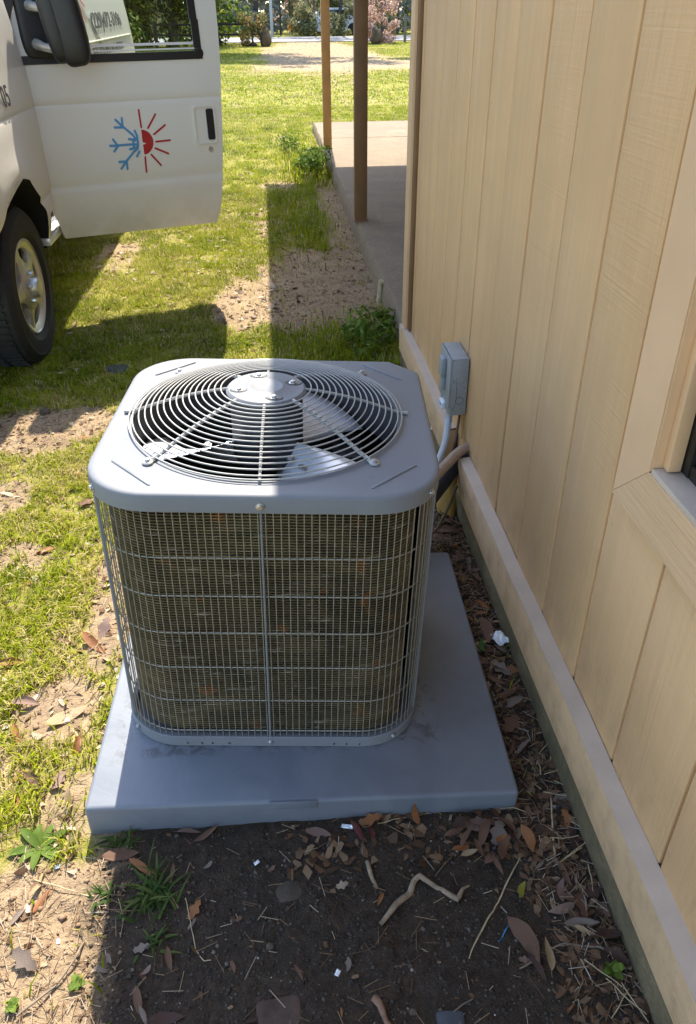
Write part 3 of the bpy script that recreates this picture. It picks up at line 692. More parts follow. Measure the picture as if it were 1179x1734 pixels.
# coil
HC = .310; co = outline(HC, .118); ci = outline(HC-.012, .107)
ks = [k % 144 for k in range(int((45+180)/360*144), int((45+180)/360*144)+int((360-82)/360*144))]   # from the back round the left and front to the right-front corner
pitch_ = .0066; nz = int(.585/pitch_); L = []
for i in range(nz):
    for (o, dz) in ((ci, 0), (co, .0004), (co, .0026), (ci, .0030)):
        L.append([(o[k][0]+.0006*math.sin(k*1.7+i), o[k][1]+.0006*math.cos(k*2.3+i*.7), .034+i*pitch_+dz) for k in ks])
b = MB(); b.loops(L, closed=False); cfm = b.build('coil_fins', M['coil'], ac, None); tag(cfm, kind='stuff')
inn = outline(HC-.025, .10); b = MB(); b.loops([[(inn[k][0], inn[k][1], .016) for k in range(144)], [(inn[k][0], inn[k][1], .56) for k in range(144)]]); b.build('coil_inner_face', M['black'], ac)
kp = [k % 144 for k in range(int((-37+180)/360*144), int((45+180)/360*144)+1)]; cpn = outline(.321, .12, chamfer=.06)
b = MB(); b.loops([[(cpn[k][0]*.96, cpn[k][1]*.96, .03) for k in kp], [(cpn[k][0]*.96, cpn[k][1]*.96, .625) for k in kp]], closed=False); b.build('service_panel', M['shroud'], ac)
# wire guard: each upright and each ring its own piece
HG = .3275; go = outline(HG, .126, 720, chamfer=.065); acc = [0]
for k in range(720): p, q = go[k], go[(k+1) % 720]; acc.append(acc[-1]+math.hypot(q[0]-p[0], q[1]-p[1]))
nw = 168; b = MB(); b.tube([(0, 0, .029), (0, 0, .634)], .00115, 6); wire0 = None
gx = [p[0] for p in go]+[go[0][0]]; gy = [p[1] for p in go]+[go[0][1]]
for k in range(nw):
    s = acc[-1]*(k+.3)/nw; x = float(np.interp(s, acc, gx)); y = float(np.interp(s, acc, gy))
    if wire0 is None: wire0 = b.build('guard_wire', M['wire'], ac); wire0.location = (x, y, 0)
    else: copy_obj(wire0, None, (x, y, 0))
ob0 = outline(HG-.0024, .124, 144, chamfer=.065); r0_ = None
b = MB(); pts = [(x, y, 0) for x, y in ob0]; b.tube(pts+[pts[0]], .0016, 6, cap=False)
for z in (.045, .139, .236, .331, .426, .518, .6215):
    if r0_ is None: r0_ = b.build('guard_hoop', M['wire'], ac); r0_.location = (0, 0, z)
    else: copy_obj(r0_, None, (0, 0, z))
for a, r_ in ((-90, .0023), (-142, .0042), (-147, .0032), (-34, .0042), (-29, .0032), (180, .003)):
    k = int((a+180)/360*720) % 720; x, y = go[k]; b = MB(); b.tube([(x*1.004, y*1.004, .020), (x*1.004, y*1.004, .64)], r_, 8); b.build('guard_strap', M['grey'], ac)
# fan grille
fg = empty('fan_grille', (FC[0], FC[1], HT)); fg.parent = ac
def dome(r): return .004+.062*(1-(min(r, .288)/.288)**2.0)
for i, r in enumerate(list(np.linspace(.0935, .277, 15))+[.2855]):
    z = dome(r)+.0025; b = MB(); b.tube([(r*math.cos(2*math.pi*k/96), r*math.sin(2*math.pi*k/96), z) for k in range(97)], .00155, 6, cap=False); b.build('grille_ring', M['greydark'], fg)
for i in range(8):
    a = R(i*45-90+1.5); diag = i % 2 == 1; R1 = .292 if diag else .286
    pts = []
    for r in np.linspace(.080, R1, 9): pts.append((r*math.cos(a), r*math.sin(a), dome(r)-.003 if r < .28 else .004))
    b = MB(); b.tube(pts, .0042 if diag else .0030, 7); sp = b.build('grille_spoke', M['greydark'], fg)
    if diag:
        b = MB(); c = Vector((.302*math.cos(a), .302*math.sin(a), .0015)); b.lathe([(.0001, .004), (.009, .004), (.0105, .003), (.0105, 0), (.0001, 0)], 14, Matrix.Translation(c))
        b.tube([Vector((.287*math.cos(a), .287*math.sin(a), .0035)), Vector((.298*math.cos(a), .298*math.sin(a), .003))], .006, 8, squash=.5); b.build('spoke_tab', M['greydark'], sp)
        screw((c.x, c.y, .0055), (0, 0, 1), .0055, fg, 'steel', 'bolt')
    elif i in (2, 6):
        b = MB(); b.tube([(.284*math.cos(a), .284*math.sin(a), .0045), (.299*math.cos(a), .299*math.sin(a), .0045)], .0042, 8); b.build('spoke_tab', M['greydark'], sp)
b = MB(); b.lathe([(.0001, .037), (.030, .037), (.033, .0385), (.036, .0385), (.040, .0365), (.078, .0355), (.080, .034), (.0835, .030), (.0835, .026), (.0001, .026)], 48, Matrix.Translation((0, 0, .027))); hub = b.build('hub_plate', M['grey'], fg)
for a in (20, 110, 200, 290):
    p = Vector((.058*math.cos(R(a)), .058*math.sin(R(a)), .0632)); b = MB(); b.lathe([(.0001, .0002), (.010, .0002), (.013, .0009), (.0155, -.0005)], 16, Matrix.Translation(p) @ Matrix.Diagonal((1.25, .85, 1, 1))); b.build('bolt_dimple', M['shroud'], hub)
    screw((p.x, p.y, .0635), (0, 0, 1), .0058, hub, 'steel', 'bolt')
# fan, motor, shroud, inner parts
b = MB(); b.lathe([(.0001, .05), (.072, .05), (.076, .04), (.076, -.085), (.070, -.10), (.0001, -.10)], 32, Matrix.Translation((FC[0], FC[1], HT))); b.build('fan_motor', M['shroud'], ac)
fan = empty('fan', (FC[0], FC[1], HT-.085)); fan.parent = ac
b = MB(); b.lathe([(.0001, .012), (.035, .012), (.040, 0), (.040, -.02), (.0001, -.02)], 24); b.build('fan_hub', M['alu'], fan)
for a0 in (-48, 72, 192):
    L = []
    for i in range(9):
        rr = .045+.222*i/8; row = []; half = 15+10*(i/8)**.7
        for j in range(11):
            t_ = j/10; a = R(a0+(t_-.5)*2*half-(10*(i/8)**2)); z = .058*(t_-.5)*(1-.25*i/8)*1.4+.010*math.sin(t_*math.pi)
            row.append((rr*math.cos(a), rr*math.sin(a), z))
        L.append(row)
    b = MB(); b.loops(L, closed=False); bl = b.build('fan_blade', M['alu'], fan, 60); md = bl.modifiers.new('thickness', 'SOLIDIFY'); md.thickness = .0015
    for rr in (.085, .13): screw((rr*math.cos(R(a0-6)), rr*math.sin(R(a0-6)), .016), (0, 0, 1), .006, fan, 'steel', 'rivet')
b = MB(); b.loops([[(x, y, HT-.003) for x, y in cf(.2755)], [(x, y, HT-.05) for x, y in cf(.2745)], [(x, y, HT-.12) for x, y in cf(.281)]]); b.build('fan_shroud', M['shroud'], ac)
b = MB(); b.lathe([(.0001, .33), (.05, .325), (.085, .29), (.09, .24), (.09, .05), (.0001, .04)], 24, Matrix.Translation((.06, .05, 0))); b.build('compressor', M['black'], ac)
b = MB(); b.box((.13, .12, .05), (.20, .27, .50), .004); b.build('control_box', M['shroud'], ac)
b = MB(); b.tube([(.05, -.05, .45), (.08, -.12, .50), (.15, -.10, .52), (.19, .02, .50), (.17, .15, .48)], .005, 8); b.build('wiring_loop', M['black'], ac)

# ------------------------------------------------------------------ electrical disconnect, conduit and refrigerant lines
db = empty('disconnect_box', (.568, 2.36, .305), (0, 0, 0), 'small grey metal electrical disconnect box screwed to the tan wall', 'electrical box')
b = MB(); b.box((-.026, -.074, .002), (.030, .074, .198), .0025); dbx = b.build('housing', M['boxgrey'], db)
b = MB(); b.box((-.0315, -.0755, .030), (-.0255, .0755, .2005), .0018); b.box((-.0315, -.0755, .1985), (.028, .0755, .2005), .0008); b.build('cover', M['boxgrey'], db)
b = MB(); b.box((-.050, -.022, .115), (-.031, .022, .182), .006); b.box((-.044, -.018, .070), (-.031, .018, .118), .004); b.build('pull_handle', M['boxgrey'], db)
b = MB(); b.box((-.040, -.022, .002), (-.0268, .022, .026), .001); lb = b.build('label', M['sticker'], db)
b = MB(); b.box((-.0409, -.014, .009), (-.0402, .014, .018)); b.build('label_print', M['stickerblue'], lb)
b = MB()
for (x, z) in ((-.018, .128), (-.008, .131), (.004, .115), (.016, .118), (.012, .104), (.020, .100)): b.lathe([(.0001, .0004), (.0014, .0004), (.0016, 0)], 8, Matrix.Translation((x, -.0741, z)) @ Matrix.Rotation(R(90), 4, 'X'))
b.build('knockout_holes', M['black'], dbx)
b = MB(); b.tube([(.006+.013*math.cos(2*math.pi*k/20), -.0742, .055+.013*math.sin(2*math.pi*k/20)) for k in range(21)], .0007, 5); b.tube([(-.020, -.0742, .12), (-.006, -.0742, .122), (-.006, -.0742, .045), (-.016, -.0742, .02)], .0007, 5); b.build('knockout_ring', M['shroud'], dbx)
def line(name, pts, r, mat, label, cat, n=10, ribs=0):
    P = [Vector(p) for p in pts]; Q = []
    for k in range(len(P)-1):
        a, b_, c, d = P[max(k-1, 0)], P[k], P[k+1], P[min(k+2, len(P)-1)]
        for j in range(8):
            t = j/8; Q.append(.5*((2*b_)+(c-a)*t+(2*a-5*b_+4*c-d)*t*t+(3*b_-a-3*c+d)*t**3))
    Q.append(P[-1]); rs = r if not isinstance(r, (list, tuple)) else [float(np.interp(k/(len(Q)-1), np.linspace(0, 1, len(r)), r)) for k in range(len(Q))]
    o_ = Q[0].copy(); b = MB(); b.tube([q-o_ for q in Q], rs, n); o = b.build(name, M[mat]); o.location = o_
    return tag(o, label, cat)
line('conduit', [(.555, 2.335, .312), (.553, 2.33, .27), (.52, 2.24, .21), (.44, 2.10, .16), (.32, 1.93, .14), (.20, 1.80, .15)], .0115, 'conduit', 'grey flexible conduit dropping from the disconnect box to the unit', 'conduit')
line('ground_cable', [(.585, 2.31, .312), (.580, 2.30, .27), (.56, 2.25, .22), (.54, 2.23, .15), (.50, 2.2, .06), (.46, 2.16, .0)], .0042, 'cable', 'thin brown cable hanging below the disconnect box', 'cable')
line('refrigerant_pipe', [(.66, 2.24, .222), (.58, 2.215, .216), (.50, 2.12, .21), (.40, 1.98, .21), (.25, 1.82, .2)], .0165, 'pipe', 'tan painted pipe coming out of the wall above the black line', 'pipe')
line('insulated_line', [(.66, 2.26, .158), (.57, 2.225, .155), (.49, 2.12, .14), (.40, 1.98, .15), (.25, 1.82, .18)], .026, 'insul', 'thick black foam insulated line running from the wall to the unit', 'pipe', 14)
line('control_cable', [(.66, 2.23, .11), (.575, 2.19, .105), (.52, 2.10, .07), (.46, 2.02, .03), (.40, 1.93, .07)], .0042, 'cable', 'thin brown control cable looping under the black insulated line', 'cable')
line('yellow_tube', [(.66, 2.27, .13), (.585, 2.28, .10), (.555, 2.25, .05), (.535, 2.20, .0), (.53, 2.16, -.03)], [.02, .03, .036, .034, .03], 'foam', 'yellow foam lump bulging from the gap under the wall', 'foam', 12)

# ------------------------------------------------------------------ van
VX = -1.13                                       # right side of the van
van = empty('van', (-2.13, 5.6, 0), (0, 0, 0), 'white service van parked on the lawn with its front door open', 'van')
VL = Vector(van.location)
def vb(name, mb, mats, parent=None, smooth=35): mb.off(VL); return mb.build(name, mats, parent or van, smooth)
def arch(cy, r0_, n=14, z0=.41): 
    cz = .345; a1 = math.asin((z0-cz)/r0_); return [(cy-r0_*math.cos(a), cz+r0_*math.sin(a)) for a in np.linspace(math.pi-a1, a1, n)]
WY, WZ, AR = 3.81, .338, .475
prof = [(2.99, .55), (2.97, .75), (2.99, .98), (3.10, 1.07), (3.45, 1.16), (3.84, 1.23), (4.10, 1.49), (4.55, 1.92), (4.72, 2.02), (5.2, 2.08), (7.9, 2.08), (8.25, 2.03), (8.36, 1.85), (8.42, 1.2), (8.42, .5), (8.40, .44)]
ra = [(y, z) for (y, z) in arch(7.30, .44)]; fa = [(y, z) for (y, z) in arch(WY-.04, AR)]
prof += ra + fa + [(3.05, .44)]
na = len(prof)
isarch = [False]*(na-1-len(ra)-len(fa))+[True]*(len(ra)+len(fa))+[False]
def inset(P, d):
    out = []; n = len(P)
    for i in range(n):
        p0, p1, p2 = Vector(P[i-1]), Vector(P[i]), Vector(P[(i+1) % n])
        if isarch[i] or p1.y < .6: out.append(tuple(p1)); continue
        t = (p2-p0).normalized(); nrm = Vector((t.y, -t.x)); out.append(tuple(p1+nrm*d))
    return out
def side_dx(y, z):
    d = 0
    if z > 1.05: d += .15*((z-1.05)/1.0)**1.5
    if z < .62: d += .05*((.62-z)/.2)**2
    if y < 3.5: d += .34*((3.5-y)/.55)**1.7
    if y > 8.0: d += .06*((y-8.0)/.42)**2
    rr = math.hypot(y-WY+.04, z-.345); d -= .010*math.exp(-((rr-.50)/.05)**2)
    d -= .022*math.exp(-((z-.84)/.16)**2)*float(np.clip((4.36-y)/.45, 0, 1))
    d += .006*math.exp(-((z-1.05)/.008)**2) + .012*math.exp(-((z-.655)/.02)**2)
    return d
bm = bmesh.new(); rings = []
for (xo, ins) in ((0, .035), (.012, .012), (.05, 0), (1.95, 0), (1.988, .012), (2.0, .035)):
    rings.append([bm.verts.new((xo, y, z)) for (y, z) in inset(prof, ins)])
for i in range(len(rings)-1):
    for k in range(na):
        f = bm.faces.new((rings[i][k], rings[i][(k+1) % na], rings[i+1][(k+1) % na], rings[i+1][k]))
        if isarch[k] and isarch[(k+1) % na] or (prof[k][1] < .5 and prof[(k+1) % na][1] < .5): f.material_index = 1
capR = bm.faces.new(rings[0]); capL = bm.faces.new(rings[-1])
bmesh.ops.triangulate(bm, faces=[capR, capL])
for zc in (.46, .52, .58, .62, .64, .655, .67, .69, .72, .76, .80, .84, .88, .92, .97, 1.03, 1.043, 1.05, 1.057, 1.07, 1.12, 1.25, 1.4, 1.55, 1.7, 1.85, 1.95):
    bmesh.ops.bisect_plane(bm, geom=[f for f in bm.faces if all(v.co.x < .02 for v in f.verts) or all(v.co.x > 1.98 for v in f.verts)]+list({e for f in bm.faces if all(v.co.x < .02 for v in f.verts) or all(v.co.x > 1.98 for v in f.verts) for e in f.edges})+list({v for f in bm.faces if all(v.co.x < .02 for v in f.verts) or all(v.co.x > 1.98 for v in f.verts) for v in f.verts}), plane_co=(0, 0, zc), plane_no=(0, 0, 1), dist=1e-5)
for yc in list(np.arange(3.1, 4.37, .06))+[4.24, 4.37, 5.42, 5.0, 6, 7, 8.0, 8.2]:
    gsel = [f for f in bm.faces if all(v.co.x < .02 for v in f.verts) or all(v.co.x > 1.98 for v in f.verts)]
    bmesh.ops.bisect_plane(bm, geom=gsel+list({e for f in gsel for e in f.edges})+list({v for f in gsel for v in f.verts}), plane_co=(0, yc, 0), plane_no=(0, 1, 0), dist=1e-5)
kill = [f for f in bm.faces if all(v.co.x < .005 for v in f.verts) and (4.37 < f.calc_center_median().y < 5.42 and .46 < f.calc_center_median().z < 1.85 or 4.24 < f.calc_center_median().y < 4.37 and f.calc_center_median().z < .575)]
bmesh.ops.delete(bm, geom=kill, context='FACES')
for v in bm.verts:
    d = side_dx(v.co.y, v.co.z); wgt = (1-v.co.x)
    v.co.x += d*wgt
    v.co.x = VX-v.co.x
    v.co -= VL
bmesh.ops.recalc_face_normals(bm, faces=bm.faces[:])
me = bpy.data.meshes.new('body'); bm.to_mesh(me); bm.free()
body = link('body', me, [M['van'], M['under']], van, 28)
def sx(y, z): return VX-side_dx(y, z)
# windscreen, bumper, lamps, sill, interior
b = MB(); b.loops([[(VX-.16+.01, 3.875, 1.275), (VX-1.84, 3.875, 1.275)], [(VX-.20, 4.52, 1.905), (VX-1.80, 4.52, 1.905)]], closed=False); b.v = [(x, y-.008, z+.008) for x, y, z in b.v]; vb('windscreen', b, M['dglass'])
b = MB(); b.box((VX-1.93, 2.86, .46), (VX-.07, 3.0, .66), .03); vb('bumper', b, M['chrome'])
b = MB(); b.box((VX-1.55, 2.955, .74), (VX-.45, 2.98, .96), .008); vb('grille', b, M['plastic'])
for x in (VX-.40, VX-1.84): b = MB(); b.box((x, 2.962, .76), (x+.24, 3.02, .94), .01); vb('headlight', b, M['sticker'])
b = MB(); b.box((VX-.02, 4.22, .425), (VX-.13, 5.40, .462), .004)
for k in range(6): b.box((VX-.03-.015*k, 4.25, .462), (VX-.037-.015*k, 5.38, .466))
vb('step_sill', b, M['chrome'])
b = MB(); b.box((VX-1.9, 4.0, .46), (VX-.12, 8.3, .50)); vb('cab_floor', b, M['under'])
b = MB(); b.box((VX-.62, 4.85, .55), (VX-.16, 5.35, .98), .06); b.box((VX-.62, 5.28, .9), (VX-.16, 5.45, 1.65), .06); vb('seat', b, M['shroud'])
b = MB(); b.box((VX-1.8, 4.0, .85), (VX-.2, 4.35, 1.2), .06); vb('dashboard', b, M['shroud'])
# side lettering
def text_mesh(s, size, name, mat, T, parent, squeeze=1.0):
    cu = bpy.data.curves.new(name, 'FONT'); cu.body = s; cu.size = size; cu.extrude = .0006; cu.resolution_u = 3; cu.offset = size*.012
    o = bpy.data.objects.new(name, cu); COL.objects.link(o); dg = bpy.context.evaluated_depsgraph_get(); me = bpy.data.meshes.new_from_object(o.evaluated_get(dg))
    bpy.data.objects.remove(o); 
    for v in me.vertices: v.co = Vector(T(v.co.x*squeeze, v.co.y, v.co.z))-VL
    me.materials.clear(); me.materials.append(M[mat]); oo = bpy.data.objects.new(name, me); COL.objects.link(oo); oo.parent = parent; return oo
text_mesh('(229)472-3196', .135, 'lettering', 'ink', lambda x, y, z: (sx(6.36+x, 1.335+y)+.004+z, 6.36+x, 1.335+y), body, 1.62)
text_mesh('SALES, SERVICE, INSTALLATION', .075, 'lettering', 'ink', lambda x, y, z: (sx(5.78+x, 1.175+y)+.004+z, 5.78+x, 1.175+y), body, 1.62)
text_mesh('05', .115, 'lettering', 'ink', lambda x, y, z: (sx(3.90+x, 1.095+y)+.006+z, 3.86+x, 1.095+y), body, 1.0)
b = MB(); pts = [(sx(y, 1.262)+.004, y, 1.262) for y in np.linspace(5.5, 8.0, 20)]; b.tube(pts, .006, 6); vb('body_crease', b, M['van'], body)
# wheels
def make_wheel():
    t = MB(); r = .365
    t.lathe([(.215, -.10), (.235, -.115), (.29, -.122), (.335, -.112), (.355, -.095), (.364, -.06), (.366, 0), (.364, .06), (.355, .095), (.335, .112), (.318, .117), (.312, .1145), (.29, .119), (.250, .116), (.246, .1125), (.230, .108), (.215, .095)], 64)
    ty = MB(); ty.v = t.v; ty.f = t.f; ty.mi = t.mi
    for k in range(64):
        for s_ in (-1, 1):
            a = 2*math.pi*(k+.25*s_)/64; Mx = Matrix.Rotation(a, 4, 'Z'); ty.box((.3635, -.010, .028*s_-.026), (.3715, .010, .028*s_+.026+.02*s_), 0, Mx)
    rm = MB()
    rm.lathe([(.222, .096), (.219, .104), (.212, .106), (.206, .100), (.200, .080), (.196, .040), (.196, -.08)], 64)
    n = 200; 
    # five-spoke face: ring + hub + spokes with triangular openings
    rm.lathe([(.206, .100), (.196, .096), (.180, .088), (.178, .070)], 64); rm.lathe([(.112, .094), (.108, .098), (.075, .104), (.070, .106)], 48); rm.lathe([(.112, .094), (.112, .06)], 48)
    for k in range(5):
        a = R(90+72*k+18); Mx = Matrix.Rotation(a, 4, 'Z')
        rm.loops([[Mx @ Vector(p) for p in q] for q in ([(.100, -.052, .070), (.100, -.050, .094), (.100, -.020, .099), (.100, .020, .099), (.100, .050, .094), (.100, .052, .070)],
                 [(.145, -.033, .062), (.145, -.030, .088), (.145, -.012, .095), (.145, .012, .095), (.145, .030, .088), (.145, .033, .062)],
                 [(.190, -.044, .055), (.190, -.040, .088), (.190, -.014, .093), (.190, .014, .093), (.190, .040, .088), (.190, .044, .055)])], closed=False)
    bk = MB(); bk.lathe([(.0001, .03), (.195, .03)], 40)
    cap = MB(); cap.lathe([(.0001, .148), (.030, .147), (.042, .143), (.048, .132), (.050, .112), (.078, .104)], 40)
    nut = MB()
    for k in range(1): a = R(90+72*k); nut.lathe([(.011, .098), (.011, .122), (.008, .127), (.0001, .128)], 8, Matrix.Translation((.066*math.cos(a), .066*math.sin(a), 0)))
    return ty, rm, bk, cap, nut
wheel_parts = make_wheel(); proto = None
for (x, y, flip) in ((VX-.145, WY, 1), (VX-.145, 7.30, 1), (VX-1.855, WY, -1), (VX-1.855, 7.30, -1)):
    if proto is None:
        wr = empty('wheel', Vector((x, y, WZ))-VL); wr.parent = van; wr.rotation_euler = (R(90), 0, R(90)) ; proto = wr
        chs = [p.build(nm, M[mt], wr) for p, nm, mt in zip(wheel_parts, ('tyre', 'rim', 'brake_disc', 'hub_cap', 'lug_nut'), ('rubber', 'rim', 'under', 'rim', 'steel'))]
        for k in range(1, 5): q = copy_obj(chs[4], wr); q.rotation_euler = (0, 0, R(72*k)); chs.append(q)
    else:
        wr = copy_obj(proto, van, Vector((x, y, WZ))-VL, (R(90), 0, R(90) if flip > 0 else R(-90)))
        for c in chs: copy_obj(c, wr)
# open front door
DP0 = Vector((-.314, 4.717, 0)); DU = Vector((.926, .376, 0)).normalized(); DN = Vector((DU.y, -DU.x, 0))
def bulge(z):
    d = 0
    if z < .655: d -= .050*((.655-z)/.26)**1.6
    d += .012*math.exp(-((z-.85)/.16)**2)
    d -= .006*math.exp(-((z-.672)/.020)**2)
    d -= .004*math.exp(-((z-1.05)/.006)**2)
    if z > 1.07: d -= .15*((z-1.07)/1.0)**1.5
    return d
def D(s, z, o=0): return DP0+DU*s+DN*(bulge(z)+o)+Vector((0, 0, z))
def front_s(z):
    return float(np.interp(z, [.395, .52, .67, .85, 1.05, 1.35, 1.5, 1.85, 1.95], [-.855, -.885, -.912, -.927, -.937, -.930, -.86, -.60, -.50]))
def rear_s(z):
    return float(np.interp(z, [.395, .47, .65, .85, 1.05, 1.25, 1.5, 1.8, 1.95], [.002, .026, .046, .062, .077, .095, .105, .085, .02]))
zr = [.398, .404, .43, .47, .52, .57, .61, .635, .65, .662, .672, .684, .70, .74, .79, .85, .91, .97, 1.02, 1.040, 1.046, 1.05, 1.054, 1.06, 1.09, 1.14, 1.19, 1.225]
ns = 34
def zbot(t): return .010*(1-t)
rows = [[D(front_s(z)+(rear_s(z)-front_s(z))*k/ns, z+(zbot(k/ns) if z < .43 else 0)) for k in range(ns+1)] for z in zr]
b = MB(); b.loops(rows, closed=False)
bk_ = [[D(front_s(z)+(rear_s(z)-front_s(z))*k/ns, z, -.075) for k in range(ns+1)] for z in zr]
b.loops(bk_, closed=False)
b.loops([rows[0], bk_[0]], closed=False); b.loops([rows[-1], bk_[-1]], closed=False)
b.loops([[r_[0] for r_ in rows], [r_[0] for r_ in bk_]], closed=False); b.loops([[r_[-1] for r_ in rows], [r_[-1] for r_ in bk_]], closed=False)
# window frame: rear pillar, header, front pillar with the quarter panel
WS0, WS1 = -.60, -.012                          # glass from the mirror sail to the rear pillar
def strip(z0, z1, fs0, fs1, n=10, o0=0, th=.05):
    zz = np.linspace(z0, z1, n); A = [[D(fs0(z), z, o0), D(fs1(z), z, o0)] for z in zz]; B = [[D(fs0(z), z, o0-th), D(fs1(z), z, o0-th)] for z in zz]
    b.loops(A, closed=False); b.loops(B, closed=False); b.loops([[a_[0] for a_ in A], [a_[0] for a_ in B]], closed=False); b.loops([[a_[1] for a_ in A], [a_[1] for a_ in B]], closed=False)
    b.loops([A[0], B[0]], closed=False); b.loops([A[-1], B[-1]], closed=False)
strip(1.2252, 1.95, lambda z: float(np.interp(z, [1.2, 1.9], [-.010, -.035])), rear_s)
strip(1.2252, 1.87, front_s, lambda z: front_s(z)+.075)
strip(1.87, 1.95, front_s, lambda z: -.036, 4)
door = vb('front_door', b, M['van'], None, 40)
b = MB()
def band(s0, s1, z0, z1, o, th=.012):
    P = [D(s0, z0, o), D(s1, z0, o), D(s1, z1, o), D(s0, z1, o)]; Q = [D(s0, z0, o-th), D(s1, z0, o-th), D(s1, z1, o-th), D(s0, z1, o-th)]
    b.poly(P); b.poly(Q)
    for k in range(4): b.poly([P[k], P[(k+1) % 4], Q[(k+1) % 4], Q[k]])
band(-.93, -.002, 1.2255, 1.262, .004)
for z0, z1 in ((1.262, 1.4), (1.4, 1.55), (1.55, 1.7), (1.7, 1.86)):
    sA = float(np.interp(z0, [1.2, 1.9], [-.010, -.035])); band(-.042+sA+.012, .002+sA+.006, z0, z1, .004)
# rounded lower corner
b.lathe([(.0001, .006), (.022, .006), (.028, 0)], 20, Matrix.Translation(D(-.022, 1.250, 0)) @ DN.to_track_quat('Z', 'Y').to_matrix().to_4x4())
vb('window_seal', b, M['plastic'], door)
b = MB(); band(-.60, -.042, 1.2705, 1.277, .006, .006); band(-.60, -.042, 1.2905, 1.302, -.006, .006); vb('window_trim', b, M['chrome'], door)
b = MB(); b.poly([D(front_s(1.27)+.05, 1.262, -.012), D(-.035, 1.262, -.012), D(-.05, 1.87, -.012), D(front_s(1.85)+.05, 1.87, -.012)]); vb('window_glass', b, M['glass'], door, None)
b = MB()                                         # handle recess and paddle
def drect(s0, s1, z0, z1, o, th, r=.012):
    c = [(s0+r, z0+r, 180), (s1-r, z0+r, 270), (s1-r, z1-r, 0), (s0+r, z1-r, 90)]; P = []
    for (s_, z_, a0) in c:
        for k in range(6): a = R(a0+90*k/5); P.append((s_+r*math.cos(a), z_+r*math.sin(a)))
    return [[D(s_, z_, o) for s_, z_ in P], [D(s_, z_, o-th) for s_, z_ in P]]
f_, k_ = drect(-.092, .030, .826, 1.012, .0075, .0085, .020); i_, j_ = drect(-.082, .021, .836, 1.002, .0065, .006, .014)
b.loops([k_, f_, i_]); b.loops([i_, j_]); b.poly(j_); rc = vb('handle_recess', b, M['van'], door)
A_, B_ = drect(-.020, .018, .845, .995, .0085, .03, .010); b = MB(); b.loops([A_, B_]); b.poly(A_); vb('door_handle', b, M['plastic'], door)
b = MB(); b.lathe([(.0001, .004), (.006, .004), (.0075, .006), (.0115, .006), (.013, .002), (.013, -.004)], 20, Matrix.Translation(D(-.012, .797, 0)) @ DN.to_track_quat('Z', 'Y').to_matrix().to_4x4()); vb('door_lock', b, M['steel'], door)
# half snowflake and half sun
SNOW = [[(-0.427, 0.894), (-0.472, 0.936)], [(-0.472, 0.936), (-0.505, 0.97)], [(-0.474, 0.939), (-0.471, 0.976)], [(-0.473, 0.933), (-0.515, 0.935)], [(-0.442, 0.851), (-0.512, 0.851)], [(-0.517, 0.853), (-0.534, 0.881)], [(-0.518, 0.85), (-0.554, 0.852)], [(-0.515, 0.847), (-0.537, 0.824)], [(-0.434, 0.816), (-0.479, 0.775)], [(-0.479, 0.772), (-0.519, 0.772)], [(-0.483, 0.772), (-0.513, 0.738)], [(-0.48, 0.769), (-0.481, 0.734)], [(-0.415, 0.914), (-0.407, 0.889)], [(-0.452, 0.877), (-0.428, 0.872), (-0.407, 0.88)], [(-0.408, 0.883), (-0.407, 0.858), (-0.411, 0.835)], [(-0.454, 0.829), (-0.432, 0.832), (-0.413, 0.837)], [(-0.407, 0.814), (-0.422, 0.792)], [(-0.431, 0.869), (-0.432, 0.832)], [(-0.423, 0.887), (-0.419, 0.868)], [(-0.442, 0.851), (-0.411, 0.849)], [(-0.434, 0.816), (-0.414, 0.83)]]
SUNP = [(-0.381, 0.917), (-0.366, 0.915), (-0.354, 0.909), (-0.341, 0.9), (-0.332, 0.887), (-0.326, 0.873), (-0.324, 0.859), (-0.326, 0.845), (-0.331, 0.832), (-0.339, 0.82), (-0.349, 0.809), (-0.365, 0.8), (-0.382, 0.797)]
RAYS = [[(-0.378, 1.008), (-0.378, 0.928)], [(-0.294, 0.984), (-0.343, 0.922)], [(-0.25, 0.931), (-0.316, 0.891)], [(-0.234, 0.857), (-0.311, 0.855)], [(-0.319, 0.824), (-0.252, 0.793)], [(-0.344, 0.794), (-0.298, 0.738)], [(-0.379, 0.785), (-0.382, 0.711)]]
def stroke(mb, pts, wd, P3, o):
    for k in range(len(pts)-1):
        a, c = Vector(pts[k]), Vector(pts[k+1]); d = (c-a).normalized(); nn = Vector((-d.y, d.x)); poly = []
        a0 = math.atan2(nn.y, nn.x)
        for j in range(7): poly.append(a+Vector((math.cos(a0+math.pi*j/6), math.sin(a0+math.pi*j/6)))*wd/2)
        for j in range(7): poly.append(c+Vector((math.cos(a0+math.pi+math.pi*j/6), math.sin(a0+math.pi+math.pi*j/6)))*wd/2)
        mb.poly([P3(p.x, p.y, o) for p in poly])
# emblem_ray pieces are flat vinyl; each overlapping stroke lies a hair above the last
b = MB()
for k, l in enumerate(SNOW): stroke(b, l, .0115, D, .0012+.00012*k)
vb('snowflake_emblem', b, M['blue'], door, None)
b = MB(); b.poly([D(s_, z_, .0014) for s_, z_ in SUNP])
for l in RAYS: stroke(b, l, .0095, D, .0014)
vb('sun_emblem', b, M['red'], door, None)
